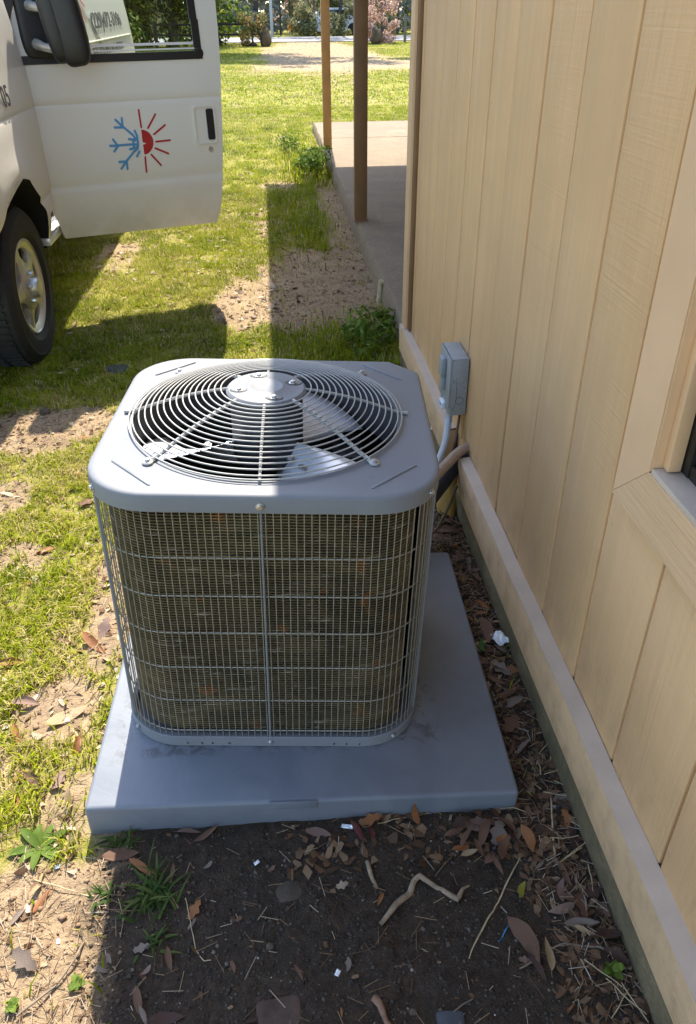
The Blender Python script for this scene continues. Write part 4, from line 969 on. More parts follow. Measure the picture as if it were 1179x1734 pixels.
# the same emblem high on the van side behind the door
SH = lambda s_, z_, o: Vector((sx(6.02+(s_+.38)*1.9, 1.56+(z_-.857)*1.55)+.003+o, 6.02+(s_+.38)*1.9, 1.56+(z_-.857)*1.55))
b = MB()
for k, l in enumerate(SNOW): stroke(b, l, .0115, SH, .0012+.00012*k)
vb('snowflake_emblem', b, M['blue'], body, None)
b = MB(); b.poly([SH(s_, z_, .0014) for s_, z_ in SUNP])
for l in RAYS: stroke(b, l, .0095, SH, .0014)
vb('sun_emblem', b, M['red'], body, None)
# mirror
def blob(mb, c, half, ex=3.2, n=28, m_=18, tilt=None):
    vs = []; fs = []
    for i in range(m_+1):
        ph = -math.pi/2+math.pi*i/m_
        for k in range(n):
            th = 2*math.pi*k/n
            def sg(v, e): return math.copysign(abs(v)**(2/e), v)
            p = Vector((half[0]*sg(math.cos(ph), ex)*sg(math.cos(th), ex), half[1]*sg(math.cos(ph), ex)*sg(math.sin(th), ex), half[2]*sg(math.sin(ph), ex)))
            if tilt is not None: p = tilt @ p
            q = c+DU*p.x+DN*p.y+Vector((0, 0, p.z)); vs.append(q)
    for i in range(m_):
        for k in range(n): fs.append((i*n+k, i*n+(k+1) % n, (i+1)*n+(k+1) % n, (i+1)*n+k))
    mb.add(vs, fs)
b = MB(); blob(b, D(-.795, 1.45, .012), (.088, .028, .205), 5); vb('mirror_base', b, M['plastic'], door)
b = MB(); blob(b, D(-.700, 1.425, .235), (.072, .055, .205), 3.8, tilt=Matrix.Rotation(R(-8), 3, 'Y') @ Matrix.Rotation(R(18), 3, 'Z')); mh = vb('mirror_head', b, M['plastic'], door)
b = MB(); blob(b, D(-.758, 1.43, .205), (.045, .068, .196), 3.8, tilt=Matrix.Rotation(R(-8), 3, 'Y') @ Matrix.Rotation(R(18), 3, 'Z')); vb('mirror_shell', b, M['plastic'], door)
for z in (1.455, 1.30): b = MB(); b.tube([D(-.82, z+.01, .03), D(-.80, z, .12), D(-.755, z-.01, .18)], [.024, .018, .018], 10); vb('mirror_arm', b, M['rim'] if z > 1.4 else M['rim'], door)

# ------------------------------------------------------------------ leaves, twigs and scraps lying on the ground
def U(x, y, z=0.0):
    """photo measurement -> point on the ground plane"""
    d = fw+cr*((x-589.5)/1310)+cd*((y-867)/1310); t = (z-CAM_H)/d.z; return Vector((d.x*t, d.y*t, z))
LEAF = {}
def leaf_mesh(shape, mat):
    key = (shape, mat)
    if key in LEAF: return LEAF[key]
    rr = random.Random(shape*13+5); n = 9; vs = []; fs = []
    wid = [.20, .26, .34, .23, .46, .30][shape]; curl = [.10, .25, .05, -.16, .12, .32][shape]; bend = [.10, -.12, .22, .06, -.05, .16][shape]; lobed = shape == 4
    for i in range(n+1):
        t = i/n; x = t-.5; hw = wid*(math.sin(math.pi*min(1, t*1.03)**.85)**.8)*.5+.004
        if lobed: hw *= 1+.38*math.sin(t*17)
        hw *= 1+rr.uniform(-.07, .07); yc = bend*.3*math.sin(t*math.pi)
        for j, s in enumerate((-1, -.5, 0, .5, 1)):
            z = curl*(s*s)*hw*1.4+(.05*math.sin(t*5+shape)+bend*.5*(t-.5)**2)+rr.uniform(-.008, .008)
            vs.append((x, yc+s*hw, z+(.010 if s == 0 else 0)))
    for i in range(n):
        for j in range(4): fs.append((i*5+j, (i+1)*5+j, (i+1)*5+j+1, i*5+j+1))
    b = len(vs)                                             # stalk
    for k, x in enumerate((-.5, -.66)): vs += [(x, -.006, .02-.02*k), (x, .006, .02-.02*k), (x, 0, .034-.02*k)]
    fs += [(b, b+1, b+4, b+3), (b+1, b+2, b+5, b+4), (b+2, b, b+3, b+5)]
    me = bpy.data.meshes.new('leaf'); me.from_pydata(vs, [], fs); me.materials.append(LEAFM[mat]); me.polygons.foreach_set('use_smooth', [True]*len(fs)); me.update(); LEAF[key] = me; return me
def leaf(P, L, ang, mat, shape, label, group=None, pitch=0, rolla=0, dz=0.004, name='fallen_leaf', cat='leaf'):
    o = bpy.data.objects.new(name, leaf_mesh(shape, mat)); COL.objects.link(o)
    o.location = (P[0], P[1], Gz(P[0], P[1])+dz+.10*L*(abs(math.sin(pitch))*3.2+.12)) if len(P) == 2 or P[2] == 0 else P
    o.scale = (L, L, L); o.rotation_euler = (rolla, pitch, ang); return tag(o, label, cat, group)
def pleaf(x, y, px_len, deg, mat, shape, label, pitch=0, rolla=0, dz=.004, **k):
    P = U(x, y); dist = (P-Vector((0, 0, CAM_H))).dot(fw); L = px_len*dist/1310*1.05
    d = U(x+10*math.cos(R(deg)), y-10*math.sin(R(deg)))-P; return leaf(P, L, math.atan2(d.y, d.x), mat, shape, label, None, pitch, rolla, dz, **k)
pleaf(115, 1213, 74, 24, 'tan', 2, 'large pale tan leaf lying flat on bare dirt left of the grey pad', dz=.006)
pleaf(108, 1190, 30, -40, 'pale', 1, 'small cream leaf just above the large pale tan leaf')
pleaf(42, 1192, 50, 5, 'pink', 5, 'curled pinkish brown leaf on grass at the left edge', .3, .3)
pleaf(20, 1125, 44, 10, 'orange', 5, 'reddish brown curled leaf half hidden in grass at far left', .2, .5)
pleaf(44, 1628, 54, -35, 'grey', 4, 'crumpled grey-brown leaf on sunlit soil at lower left', .25, .3, .008)
pleaf(74, 931, 34, 10, 'orange', 4, 'bright orange-red leaf in the sunlit lawn')
pleaf(118, 1364, 46, 80, 'tan', 3, 'tan upright leaf beside the front left corner of the pad', -.5, .2)
pleaf(100, 1322, 42, 60, 'pink', 4, 'broad pinkish leaf in the grass left of the pad', .2)
pleaf(60, 1328, 48, -30, 'brown', 5, 'dark brown curled leaf among orange ones in the grass', .3, .4)
pleaf(30, 1312, 32, 45, 'orange', 3, 'small orange leaf in the grass above a dark curled leaf')
pleaf(28, 1362, 36, 60, 'orange', 1, 'orange-tan leaf standing in grass near the rosette weed', -.4)
pleaf(28, 1245, 46, -70, 'orange', 5, 'rust coloured folded leaf in grass at the left edge', .3, .4)
pleaf(135, 1268, 44, 65, 'orange', 5, 'curled rust leaf leaning on grass beside the pad', -.4, .4)
pleaf(160, 1090, 58, -35, 'orange', 1, 'long reddish brown leaf against the rear left of the pad', .2, .2)
pleaf(178, 1062, 40, 60, 'pink', 4, 'pale pinkish leaf near the rear left edge of the pad', -.3)
pleaf(105, 1083, 40, -10, 'brown', 5, 'brown rolled leaf in the lawn left of the unit', .2, .3)
pleaf(15, 840, 40, -15, 'pale', 0, 'narrow pale straw leaf on the lawn at the left edge')
pleaf(150, 850, 36, 20, 'brown', 4, 'brown leaf in the lawn beside the unit corner', .2)
pleaf(205, 1450, 60, 10, 'brown', 2, 'wide brown leaf under the dark grass tuft before the pad', .1, .1, .006)
pleaf(240, 1472, 56, -35, 'orange', 0, 'narrow orange-brown leaf crossing the dark grass tuft', .1, .2, .010)
pleaf(192, 1448, 40, -20, 'tan', 3, 'half sunlit tan leaf at the edge of the shadow', 0, 0, .004)
pleaf(292, 1476, 26, 80, 'brown', 1, 'small brown leaf right of the dark grass tuft', -.3)
pleaf(286, 1620, 42, -80, 'brown', 1, 'small brown oval leaf alone on the dark soil', .1)
pleaf(330, 1540, 34, 55, 'orange', 4, 'reddish star shaped leaf scrap on dark soil', -.2)
pleaf(240, 1602, 30, 15, 'grey', 4, 'greyish wrinkled leaf below the dark grass tuft')
pleaf(325, 1562, 22, 50, 'grey', 1, 'pale grey leaf scrap beside the reddish scrap', -.3)
pleaf(168, 1640, 28, -10, 'grey', 5, 'dull grey rolled leaf at the tip of the shadow', .1)
pleaf(185, 1622, 26, -70, 'grey', 1, 'dull grey leaf standing beside the rolled one', -.4)
pleaf(232, 1692, 50, -80, 'brown', 5, 'brown twisted leaf near the bottom of the picture', .2, .3)
pleaf(242, 1718, 36, -70, 'grey', 3, 'pale twisted leaf at the foot of the brown twisted one', .2)
pleaf(280, 1724, 60, 10, 'dark', 2, 'dark grey leaf at the bottom edge of the picture', .1)
pleaf(350, 1412, 46, 25, 'brown', 3, 'brown leaf tucked under the front edge of the pad', -.2)
pleaf(320, 1408, 40, 0, 'pink', 0, 'pinkish brown leaf along the front edge of the pad', 0)
pleaf(540, 1410, 44, -10, 'pink', 2, 'flat pinkish leaf on soil in front of the pad', 0, .2)
pleaf(606, 1412, 44, -55, 'red', 3, 'dark red leaf beside the shiny foil scrap', .15, .4)
pleaf(632, 1418, 36, -70, 'red', 1, 'dark red narrow leaf right of the other red leaf', .1, -.3)
pleaf(628, 1392, 40, 10, 'orange', 4, 'orange-brown leaf behind the two dark red leaves', -.2)
pleaf(705, 1384, 36, 115, 'orange', 2, 'orange leaf standing upright against the pad front', -.9, .2, .006)
pile = [(800, 1400, 46, -20, 'pink', 2), (822, 1412, 52, 70, 'brown', 5), (790, 1422, 48, 60, 'brown', 0), (835, 1392, 44, -30, 'brown', 3), (812, 1438, 36, -60, 'brown', 1), (843, 1412, 50, 80, 'grey', 4), (770, 1408, 40, 20, 'brown', 1),
        (860, 1400, 40, -40, 'brown', 5), (780, 1396, 36, 30, 'dark', 4), (830, 1450, 46, 60, 'pink', 1), (855, 1438, 46, 70, 'brown', 2), (795, 1448, 30, 10, 'tan', 2), (812, 1392, 40, 0, 'pink', 4), (870, 1415, 38, -60, 'dark', 3), (780, 1438, 34, 20, 'orange', 1), (842, 1462, 40, -55, 'brown', 0)]
HEAP = ['broad pinkish leaf at the left back of the leaf heap', 'curled brown leaf standing in the middle of the leaf heap', 'slim brown leaf at the left of the leaf heap', 'brown leaf at the back of the leaf heap touching the pad', 'brown leaf pointing down at the lower middle of the heap',
        'greyish lobed leaf in the middle of the leaf heap', 'brown leaf at the far left end of the leaf heap', 'curled brown leaf at the right back of the heap', 'dark lobed leaf at the left back of the heap', 'pinkish leaf at the lower right of the heap', 'wide brown leaf under the round orange one',
        'small tan leaf at the lower left of the heap', 'pinkish lobed leaf against the pad behind the heap', 'dark leaf at the right end of the heap', 'orange leaf at the lower left end of the heap', 'brown leaf at the very front of the heap']
for q, (x, y, l, a, c, s) in enumerate(pile):
    o = pleaf(x, y, l, a, c, s, HEAP[q], random.uniform(-.4, .4), random.uniform(-.4, .4), .006+.004*(q % 3)); o['group'] = 'leaf heap at the pad corner'
pleaf(848, 1427, 24, 30, 'orange', 2, 'small round orange leaf on top of the leaf heap', 0, 0, .022)
pleaf(893, 1424, 50, -65, 'orange', 2, 'glossy orange-brown leaf right of the leaf heap', .1, .5, .008)
pleaf(892, 1384, 34, 10, 'brown', 3, 'triangular brown leaf behind the leaf heap')
pleaf(885, 1508, 34, 75, 'yellow', 2, 'yellow-green leaf on the dark soil near the wall', .1, .3, .006)
pleaf(888, 1592, 84, -55, 'brown', 2, 'large red-brown folded leaf on soil below the wall', 0, .5, .010)
pleaf(912, 1640, 56, -60, 'dark', 0, 'dark narrow leaf continuing below the large folded leaf', 0, .2)
pleaf(928, 1618, 54, 100, 'tan', 1, 'pointed golden tan leaf beside the large folded leaf', -.1, .3, .010)
pleaf(957, 1484, 42, -60, 'brown', 1, 'brown leaf at the lower end of the upright straw', .1, .2)
pleaf(1032, 1588, 54, 10, 'dark', 2, 'dark brown leaf against the foundation', .2, -.2, .008)
pleaf(984, 1567, 60, 5, 'grey', 3, 'grey folded leaf near the foundation', .1, .5)
pleaf(990, 1578, 36, -20, 'tan', 1, 'pale tan leaf under the grey folded leaf', 0, .1)
pleaf(1005, 1512, 40, 20, 'dark', 4, 'dark crumpled leaf beside the foundation', .2)
pleaf(1045, 1625, 50, -30, 'dark', 5, 'blackish curled leaf below the dark brown leaf', .2, .3)
pleaf(580, 1498, 24, 30, 'pale', 4, 'cream crumpled leaf scrap alone on the dark soil', .3, .3, .006)
pleaf(816, 1101, 26, 95, 'green', 2, 'green leaf between the pad and the wall', -.3, .3, .01)
pleaf(822, 1075, 52, -70, 'brown', 2, 'brown leaf beside the white paper scrap', .2, .4, .008)
pleaf(858, 1180, 44, 25, 'brown', 3, 'reddish brown leaf in the gap between pad and wall', .1, .2, .008)
pleaf(872, 1196, 40, 35, 'grey', 5, 'pale grey leaf in the gap beside the pad', .1, .3, .010)
pleaf(848, 1135, 40, -30, 'grey', 4, 'crumpled grey leaf just below the white paper scrap', .2, .2)
pleaf(866, 1228, 50, 60, 'brown', 4, 'broad dull brown leaf by the right edge of the pad', .2, .1)
pleaf(760, 900, 44, 0, 'brown', 5, 'rolled brown leaf behind the rear corner of the pad', .1, .3)
pleaf(748, 915, 40, 5, 'pink', 3, 'pinkish leaf lying below the rolled brown leaf', .1, .1)
pleaf(705, 1372, 34, -15, 'dark', 3, 'dark leaf lying under the upright orange leaf')
pleaf(430, 1722, 30, 20, 'dark', 1, 'small dark leaf left of the half buried brick')
pleaf(506, 1646, 30, -60, 'brown', 0, 'narrow brown leaf above a white scrap')
p = pleaf(496, 1246, 30, 5, 'orange', 0, 'small orange leaf caught inside the bottom of the wire guard', 0, 0, 0); p.location = (-.035, 1.205, .094)
# the many small ones, alike
cols = ['brown', 'brown', 'pink', 'grey', 'dark', 'tan', 'orange', 'brown']
def many(n, x0, x1, y0, y1, l0, l1, label, group, cs=cols, cond=None):
    k = 0
    while k < n:
        x, y = random.uniform(x0, x1), random.uniform(y0, y1)
        if -.47 < x < .465 and 1.0 < y < 1.93 or (cond and not cond(x, y)): continue
        leaf((x, y), random.uniform(l0, l1), random.uniform(0, 6.28), random.choice(cs), random.randrange(6), label, group, random.uniform(-.35, .35), random.uniform(-.5, .5)); k += 1
many(78, .455, .558, .75, 2.15, .025, .06, 'dry brown leaf in the strip between the pad and the wall', 'leaves between pad and wall')
many(40, .33, .558, 1.95, 3.4, .03, .065, 'dry brown leaf on the ground behind the unit by the wall', 'leaves behind the unit')
many(95, -1.25, -.50, .62, 3.0, .020, .055, 'small dry leaf scattered in the sunlit grass left of the unit', 'leaves in the grass', cols+['pale', 'tan', 'orange', 'pale'])
many(22, -.40, .54, .55, 1.0, .012, .032, 'little leaf scrap on the dark soil in front of the pad', 'leaf scraps in front of the pad')
many(44, -.95, .50, 3.4, 8.0, .04, .08, 'dry leaf on the lawn behind the unit', 'leaves on the far lawn', cols+['tan', 'orange'])
def stickp(name, pts, r, mat, label, cat='twig', lift=.004, n=7):
    P = [U(x, y) for x, y in pts]; Q = []
    for k, p in enumerate(P): Q.append(Vector((p.x, p.y, Gz(p.x, p.y)+lift+(.006*math.sin(k*2.1) if 0 < k < len(P)-1 else 0))))
    o_ = Q[0].copy(); D_ = []; RS = []
    rs = r if isinstance(r, (list, tuple)) else [r]*len(Q)
    for k in range(len(Q)-1):
        for j in range(4):
            t = j/4; p = Q[k].lerp(Q[k+1], t); p += Vector([mnoise.noise(p*40+Vector((i*9, 0, 0)))*.0022 for i in range(3)]); D_.append(p-o_); RS.append((rs[k]*(1-t)+rs[k+1]*t)*(1+.18*mnoise.noise(p*90)))
    D_.append(Q[-1]-o_); RS.append(rs[-1]); b = MB(); b.tube(D_, RS, n); o = b.build(name, M[mat]); o.location = o_
    return tag(o, label, cat), D_, o_
stickp('stick', [(645, 1562), (672, 1528), (695, 1508), (703, 1488), (710, 1483), (740, 1500), (776, 1521), (784, 1505), (795, 1496)], [.0045, .006, .0058, .0055, .005, .0052, .0055, .003, .0018], 'stick', 'crooked pale stick bent in a Z shape on the dark soil', 'stick', .006, 9)
stickp('stick', [(622, 1458), (627, 1475), (632, 1486), (638, 1500)], [.004, .0048, .0042, .003], 'stick', 'short stubby stick poking out of the soil above the crooked one', 'stick', .005, 8)
stickp('stick', [(636, 1688), (645, 1705), (655, 1728), (662, 1745)], [.0075, .0062, .005, .005], 'rust', 'rusty brown broken stick at the bottom edge of the picture', 'stick', .006, 9)
tw, _, _ = stickp('twig', [(880, 1452), (862, 1488), (845, 1522), (826, 1556), (808, 1590), (795, 1620)], [.0010, .0016, .0018, .0017, .0014, .001], 'straw', 'long thin straw coloured twig slanting across the soil')
stickp('twig', [(932, 1335), (934, 1370), (936, 1410), (939, 1452)], [.0016, .0019, .0019, .0024], 'straw', 'upright pale straw stalk beside the pad corner')
stickp('twig', [(930, 1606), (955, 1600), (985, 1601), (1015, 1606), (1042, 1622), (1068, 1648), (1088, 1680)], [.0014, .0018, .002, .0022, .002, .0018, .0014], 'twig', 'long curved grey twig arching along the foundation')
stickp('twig', [(984, 1498), (990, 1530), (995, 1556), (1005, 1580), (1014, 1602)], [.0012, .0018, .002, .002, .002], 'twig', 'thin twig running down to the curved grey twig')
stickp('twig', [(880, 1640), (895, 1632), (910, 1622)], .0016, 'twig', 'short twig crossing the large folded leaf')
stickp('twig', [(28, 1722), (60, 1700), (92, 1672), (112, 1648), (130, 1618), (140, 1592), (138, 1576), (122, 1572)], [.0022, .0022, .0021, .002, .002, .0018, .0014, .001], 'twig', 'hooked brown twig on sunlit soil at lower left', lift=.008)
stickp('twig', [(314, 1520), (322, 1560), (330, 1600), (345, 1622), (356, 1620)], .0009, 'straw', 'fine pale root fibre curving over the dark soil')
stickp('twig', [(800, 1690), (770, 1712), (755, 1740)], .0011, 'twig', 'faint dark twig near the bottom edge')
stickp('twig', [(60, 1490), (100, 1503), (140, 1512), (160, 1516)], .0012, 'straw', 'straw stem lying across the sunlit soil')
stickp('twig', [(640, 1396), (670, 1388), (705, 1378), (740, 1372)], .0009, 'straw', 'fine straw along the front of the pad')
stickp('twig', [(832, 1366), (870, 1368), (905, 1376)], .0010, 'straw', 'fine straw at the front right corner of the pad')
for q, (x, y, a, l) in enumerate(((950, 1300, 20, 60), (965, 1330, -15, 55), (955, 1420, 10, 50), (975, 1440, 40, 50), (1000, 1490, -80, 50), (960, 1455, 35, 60), (985, 1400, -30, 40), (1060, 1690, -40, 90), (1075, 1700, -55, 80), (1050, 1700, 60, 60), (985, 1380, 15, 40), (940, 1345, -10, 40), (925, 1260, 50, 40), (1020, 1650, -35, 80))):
    dx, dy = l/2*math.cos(R(a)), -l/2*math.sin(R(a)); o, _, _ = stickp('straw', [(x-dx, y-dy), (x, y+3), (x+dx, y+dy)], .0009, 'straw', 'thin dry straw in the litter along the foundation', 'straw', .005+.002*(q % 3), 5); o['group'] = 'straws along the foundation'
stickp('wire_offcut', [(863, 1562), (858, 1572), (850, 1582), (845, 1590)], .0011, 'bluewire', 'short offcut of blue wire on the soil near the wall', 'wire')
# scraps of paper and foil
def scrap(name, x, y, w_, h_, deg, mat, label, cat, crump=.12, lift=.008, dims=9):
    P = U(x, y); P.z = Gz(P.x, P.y)+lift; vs = []; fs = []; s0 = x*.01
    for i in range(dims+1):
        for j in range(dims+1):
            u, v = i/dims-.5, j/dims-.5; n_ = mnoise.noise(Vector((u*4+s0, v*4, s0)))+.5*abs(mnoise.noise(Vector((u*9, v*9+s0, 3))))
            vs.append((w_*(u+.05*mnoise.noise(Vector((v*5, s0, 1)))), h_*(v+.05*mnoise.noise(Vector((u*5, s0, 7)))), n_*crump*w_))
    for i in range(dims):
        for j in range(dims): fs.append((i*(dims+1)+j, (i+1)*(dims+1)+j, (i+1)*(dims+1)+j+1, i*(dims+1)+j+1))
    b = MB(); b.add(vs, fs); o = b.build(name, M[mat], None, 25); md = o.modifiers.new('thickness', 'SOLIDIFY'); md.thickness = .0006
    o.location = P; o.rotation_euler = (R(6), R(-8), R(deg)); return tag(o, label, cat)
scrap('paper_scrap', 846, 1086, .036, .044, 20, 'paper', 'crumpled white paper scrap on the litter beside the wall', 'litter', .2, .018)
scrap('foil_scrap', 588, 1401, .026, .009, -20, 'foil', 'shiny folded foil scrap at the front edge of the pad', 'litter', .14, .006)
scrap('paper_scrap', 435, 1462, .011, .007, 30, 'paper', 'small torn white scrap on soil left of the buried stone', 'litter', .2, .005, 5)
scrap('paper_scrap', 572, 1645, .011, .008, 60, 'paper', 'white torn scrap under the narrow brown leaf', 'litter', .25, .005, 5)
scrap('paper_scrap', 98, 1592, .006, .010, 10, 'paper', 'tiny white scrap on the sunlit soil at lower left', 'litter', .25, .004, 5)
scrap('paper_scrap', 97, 1466, .010, .008, 10, 'paper', 'bluish white fleck beside the rosette weed', 'litter', .25, .004, 5)
def rockp(name, x, y, half, deg, mat, label, cat, z=0, ex=2.6, sharp=0):
    P = U(x, y); b = MB(); n, m_ = 20, 12; vs = []; fs = []
    for i in range(m_+1):
        ph = -math.pi/2+math.pi*i/m_
        for k in range(n):
            th = 2*math.pi*k/n; sg = lambda v, e: math.copysign(abs(v)**(2/e), v)
            p = Vector((half[0]*sg(math.cos(ph), ex)*sg(math.cos(th), ex), half[1]*sg(math.cos(ph), ex)*sg(math.sin(th), ex), half[2]*sg(math.sin(ph), ex)))
            p *= 1+.09*mnoise.noise(p*(1.2/half[0])+Vector((x, y, 0))); vs.append(p)
    for i in range(m_):
        for k in range(n): fs.append((i*n+k, i*n+(k+1) % n, (i+1)*n+(k+1) % n, (i+1)*n+k))
    b.add(vs, fs); o = b.build(name, M[mat]); o.location = (P.x, P.y, Gz(P.x, P.y)+z); o.rotation_euler = (R(4), R(-3), R(deg)); return tag(o, label, cat)
rockp('brick', 474, 1718, (.040, .034, .016), 4, 'brick', 'half buried dark brown brick at the bottom edge of the picture', 'brick', -.006, 7)
rockp('stone', 764, 1724, (.024, .013, .010), -5, 'slate', 'blue-grey stone at the bottom edge right of the rusty stick', 'stone', 0, 5)
rockp('stone', 490, 1506, (.028, .024, .008), 20, 'stone', 'flat brown stone nearly buried in the dark soil', 'stone', -.0035)
rockp('pebble', 457, 1597, (.008, .007, .006), 0, 'stone', 'round tan pebble on the dark soil', 'pebble')
rockp('pebble', 700, 1710, (.007, .006, .005), 0, 'stone', 'small pebble right of the rusty stick', 'pebble')
rockp('pebble', 910, 1304, (.009, .007, .006), 0, 'stone', 'pale pebble between the pad and the wall', 'pebble')
rockp('stone', 76, 696, (.022, .018, .014), 0, 'stone', 'small rounded stone on the bare ground by the front wheel', 'stone')
rockp('stone', 196, 622, (.06, .05, .022), 0, 'slate', 'flat grey stone in the shade of the van door', 'stone', -.006)
# pale broken chunk leaning on the slab edge
b = MB(); b.tube([(.590, 4.44, -.02), (.594, 4.45, .03), (.597, 4.46, .085), (.606, 4.455, .112)], [.028, .020, .018, .024], 10, squash=.8); o = b.build('wood_chunk', M['pale'] if 'pale' in M else M['straw']); tag(o, 'pale bone shaped chunk leaning against the porch slab edge', 'wood')

# weeds
def leafy(name, P, n, L, wd, mat, label, cat, h0=.0, up=.35, spread=1.0, leafname='leaf', seed=0, stuff=False):
    rr = random.Random(seed); root = empty(name, (P[0], P[1], Gz(P[0], P[1])), (0, 0, 0), label, cat)
    for k in range(n):
        a = 2*math.pi*k/n*1.0+rr.uniform(-.3, .3); l = L*rr.uniform(.65, 1.1); e = up*rr.uniform(.5, 1.5); vs = []; fs = []
        for i in range(7):
            t = i/6; hw = wd*l*(.25+.75*math.sin(math.pi*min(1, .12+t*.86)))*.5*(0.15 if i == 6 else 1); r = l*t*spread; z = h0*rr.uniform(.6, 1)+l*e*math.sin(t*2.0)*.6
            for s in (-1, 0, 1): vs.append((r*math.cos(a)-s*hw*math.sin(a), r*math.sin(a)+s*hw*math.cos(a), z+abs(s)*hw*.35))
        for i in range(6):
            for j in range(2): fs.append((i*3+j, (i+1)*3+j, (i+1)*3+j+1, i*3+j+1))
        me = bpy.data.meshes.new(leafname); me.from_pydata(vs, [], fs); at = me.attributes.new('tint', 'FLOAT', 'POINT'); at.data.foreach_set('value', [min(1, max(0, rr.uniform(.25, .8)))]*len(vs)); me.materials.append(mat); me.polygons.foreach_set('use_smooth', [True]*len(fs))
        o = bpy.data.objects.new(leafname, me); COL.objects.link(o); o.parent = root
    return root
WEED = m_leafy('weed_leaves', [(0, (.05, .10, .012)), (1, (.18, .25, .04))], .35)
leafy('rosette_weed', U(66, 1432), 12, .060, .32, WEED, 'green rosette weed with broad leaves at the lawn edge', 'weed', .004, .25, seed=3)
leafy('seedling', U(1036, 1648), 6, .022, .7, WEED, 'tiny bright green seedling beside the foundation', 'weed', .01, .5, seed=5)
leafy('clover_sprout', U(128, 1662), 6, .016, .8, WEED, 'tiny yellow-green sprout beside the hooked twig', 'weed', .006, .4, seed=8)
leafy('clover_sprout', U(20, 1705), 8, .016, .8, WEED, 'small yellow-green sprout at the lower left edge', 'weed', .006, .4, seed=9)
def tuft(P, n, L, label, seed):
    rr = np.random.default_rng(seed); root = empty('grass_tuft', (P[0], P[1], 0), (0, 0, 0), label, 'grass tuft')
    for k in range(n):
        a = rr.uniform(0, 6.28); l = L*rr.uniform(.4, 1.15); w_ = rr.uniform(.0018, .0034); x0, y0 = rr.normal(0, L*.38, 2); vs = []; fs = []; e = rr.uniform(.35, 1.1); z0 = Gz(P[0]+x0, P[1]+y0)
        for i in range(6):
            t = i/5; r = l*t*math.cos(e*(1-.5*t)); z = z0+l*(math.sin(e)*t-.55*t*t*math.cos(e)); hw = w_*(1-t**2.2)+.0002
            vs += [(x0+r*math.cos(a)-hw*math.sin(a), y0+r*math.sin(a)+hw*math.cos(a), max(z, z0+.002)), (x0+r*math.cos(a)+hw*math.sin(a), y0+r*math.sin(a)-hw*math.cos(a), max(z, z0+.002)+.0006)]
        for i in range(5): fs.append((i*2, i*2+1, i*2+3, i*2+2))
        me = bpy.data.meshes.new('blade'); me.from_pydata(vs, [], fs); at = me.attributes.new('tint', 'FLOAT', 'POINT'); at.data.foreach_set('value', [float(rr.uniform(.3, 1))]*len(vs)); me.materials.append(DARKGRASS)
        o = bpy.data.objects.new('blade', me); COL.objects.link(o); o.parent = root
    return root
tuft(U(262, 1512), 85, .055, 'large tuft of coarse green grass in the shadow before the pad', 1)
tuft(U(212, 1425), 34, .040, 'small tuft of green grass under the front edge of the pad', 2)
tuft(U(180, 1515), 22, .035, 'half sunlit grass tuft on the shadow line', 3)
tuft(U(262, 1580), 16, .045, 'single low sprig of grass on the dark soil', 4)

# ------------------------------------------------------------------ shrubs, trees, fences and the far side of the road
def leafcloud(cs, n, size, tint=(.5, .2), squash=1.0, seed=0):
    """n leaf cards spread through clumps: cs = [(x,y,z,r), ...]"""
    rr = np.random.default_rng(seed); cs = np.array(cs, float); wgt = cs[:, 3]**2; idx = rr.choice(len(cs), n, p=wgt/wgt.sum())
    d = rr.normal(0, 1, (n, 3)); d /= np.linalg.norm(d, axis=1)[:, None]; rad = cs[idx, 3]*rr.uniform(.25, 1.0, n)**.5
    P = cs[idx, :3]+d*rad[:, None]*np.array([1, 1, squash]); nrm = d+rr.normal(0, .6, (n, 3)); nrm /= np.linalg.norm(nrm, axis=1)[:, None]
    a = np.cross(nrm, rr.normal(0, 1, (n, 3))); a /= np.linalg.norm(a, axis=1)[:, None]; b_ = np.cross(nrm, a); s = size*rr.uniform(.5, 1.3, n)
    V = np.stack([P-a*s[:, None], P+b_*(s*.45)[:, None], P+a*s[:, None], P-b_*(s*.45)[:, None]], 1).reshape(-1, 3); f = np.arange(n*4).reshape(-1, 4)
    ct = rr.normal(0, tint[1]*.6, len(cs)); t = np.clip(tint[0]+ct[idx]+rr.normal(0, tint[1], n), 0, 1); return V, f, np.repeat(t, 4)
LG = m_leafy('evergreen_leaves', [(0, (.012, .028, .008)), (.5, (.05, .09, .015)), (.75, (.14, .19, .02)), (1, (.34, .34, .04))], .4)
LOL = m_leafy('olive_leaves', [(0, (.10, .11, .05)), (.5, (.22, .215, .10)), (1, (.40, .36, .20))], .45)
LPK = m_leafy('pink_blossom', [(0, (.17, .09, .06)), (.4, (.42, .26, .20)), (1, (.75, .58, .50))], .35)
LRD = m_leafy('red_tipped_leaves', [(0, (.05, .08, .02)), (.5, (.14, .17, .04)), (.75, (.34, .20, .09)), (1, (.5, .34, .18))], .35)
LBG = m_leafy('hazy_blue_green_leaves', [(0, (.12, .15, .14)), (.5, (.22, .25, .23)), (1, (.38, .37, .33))], .4)
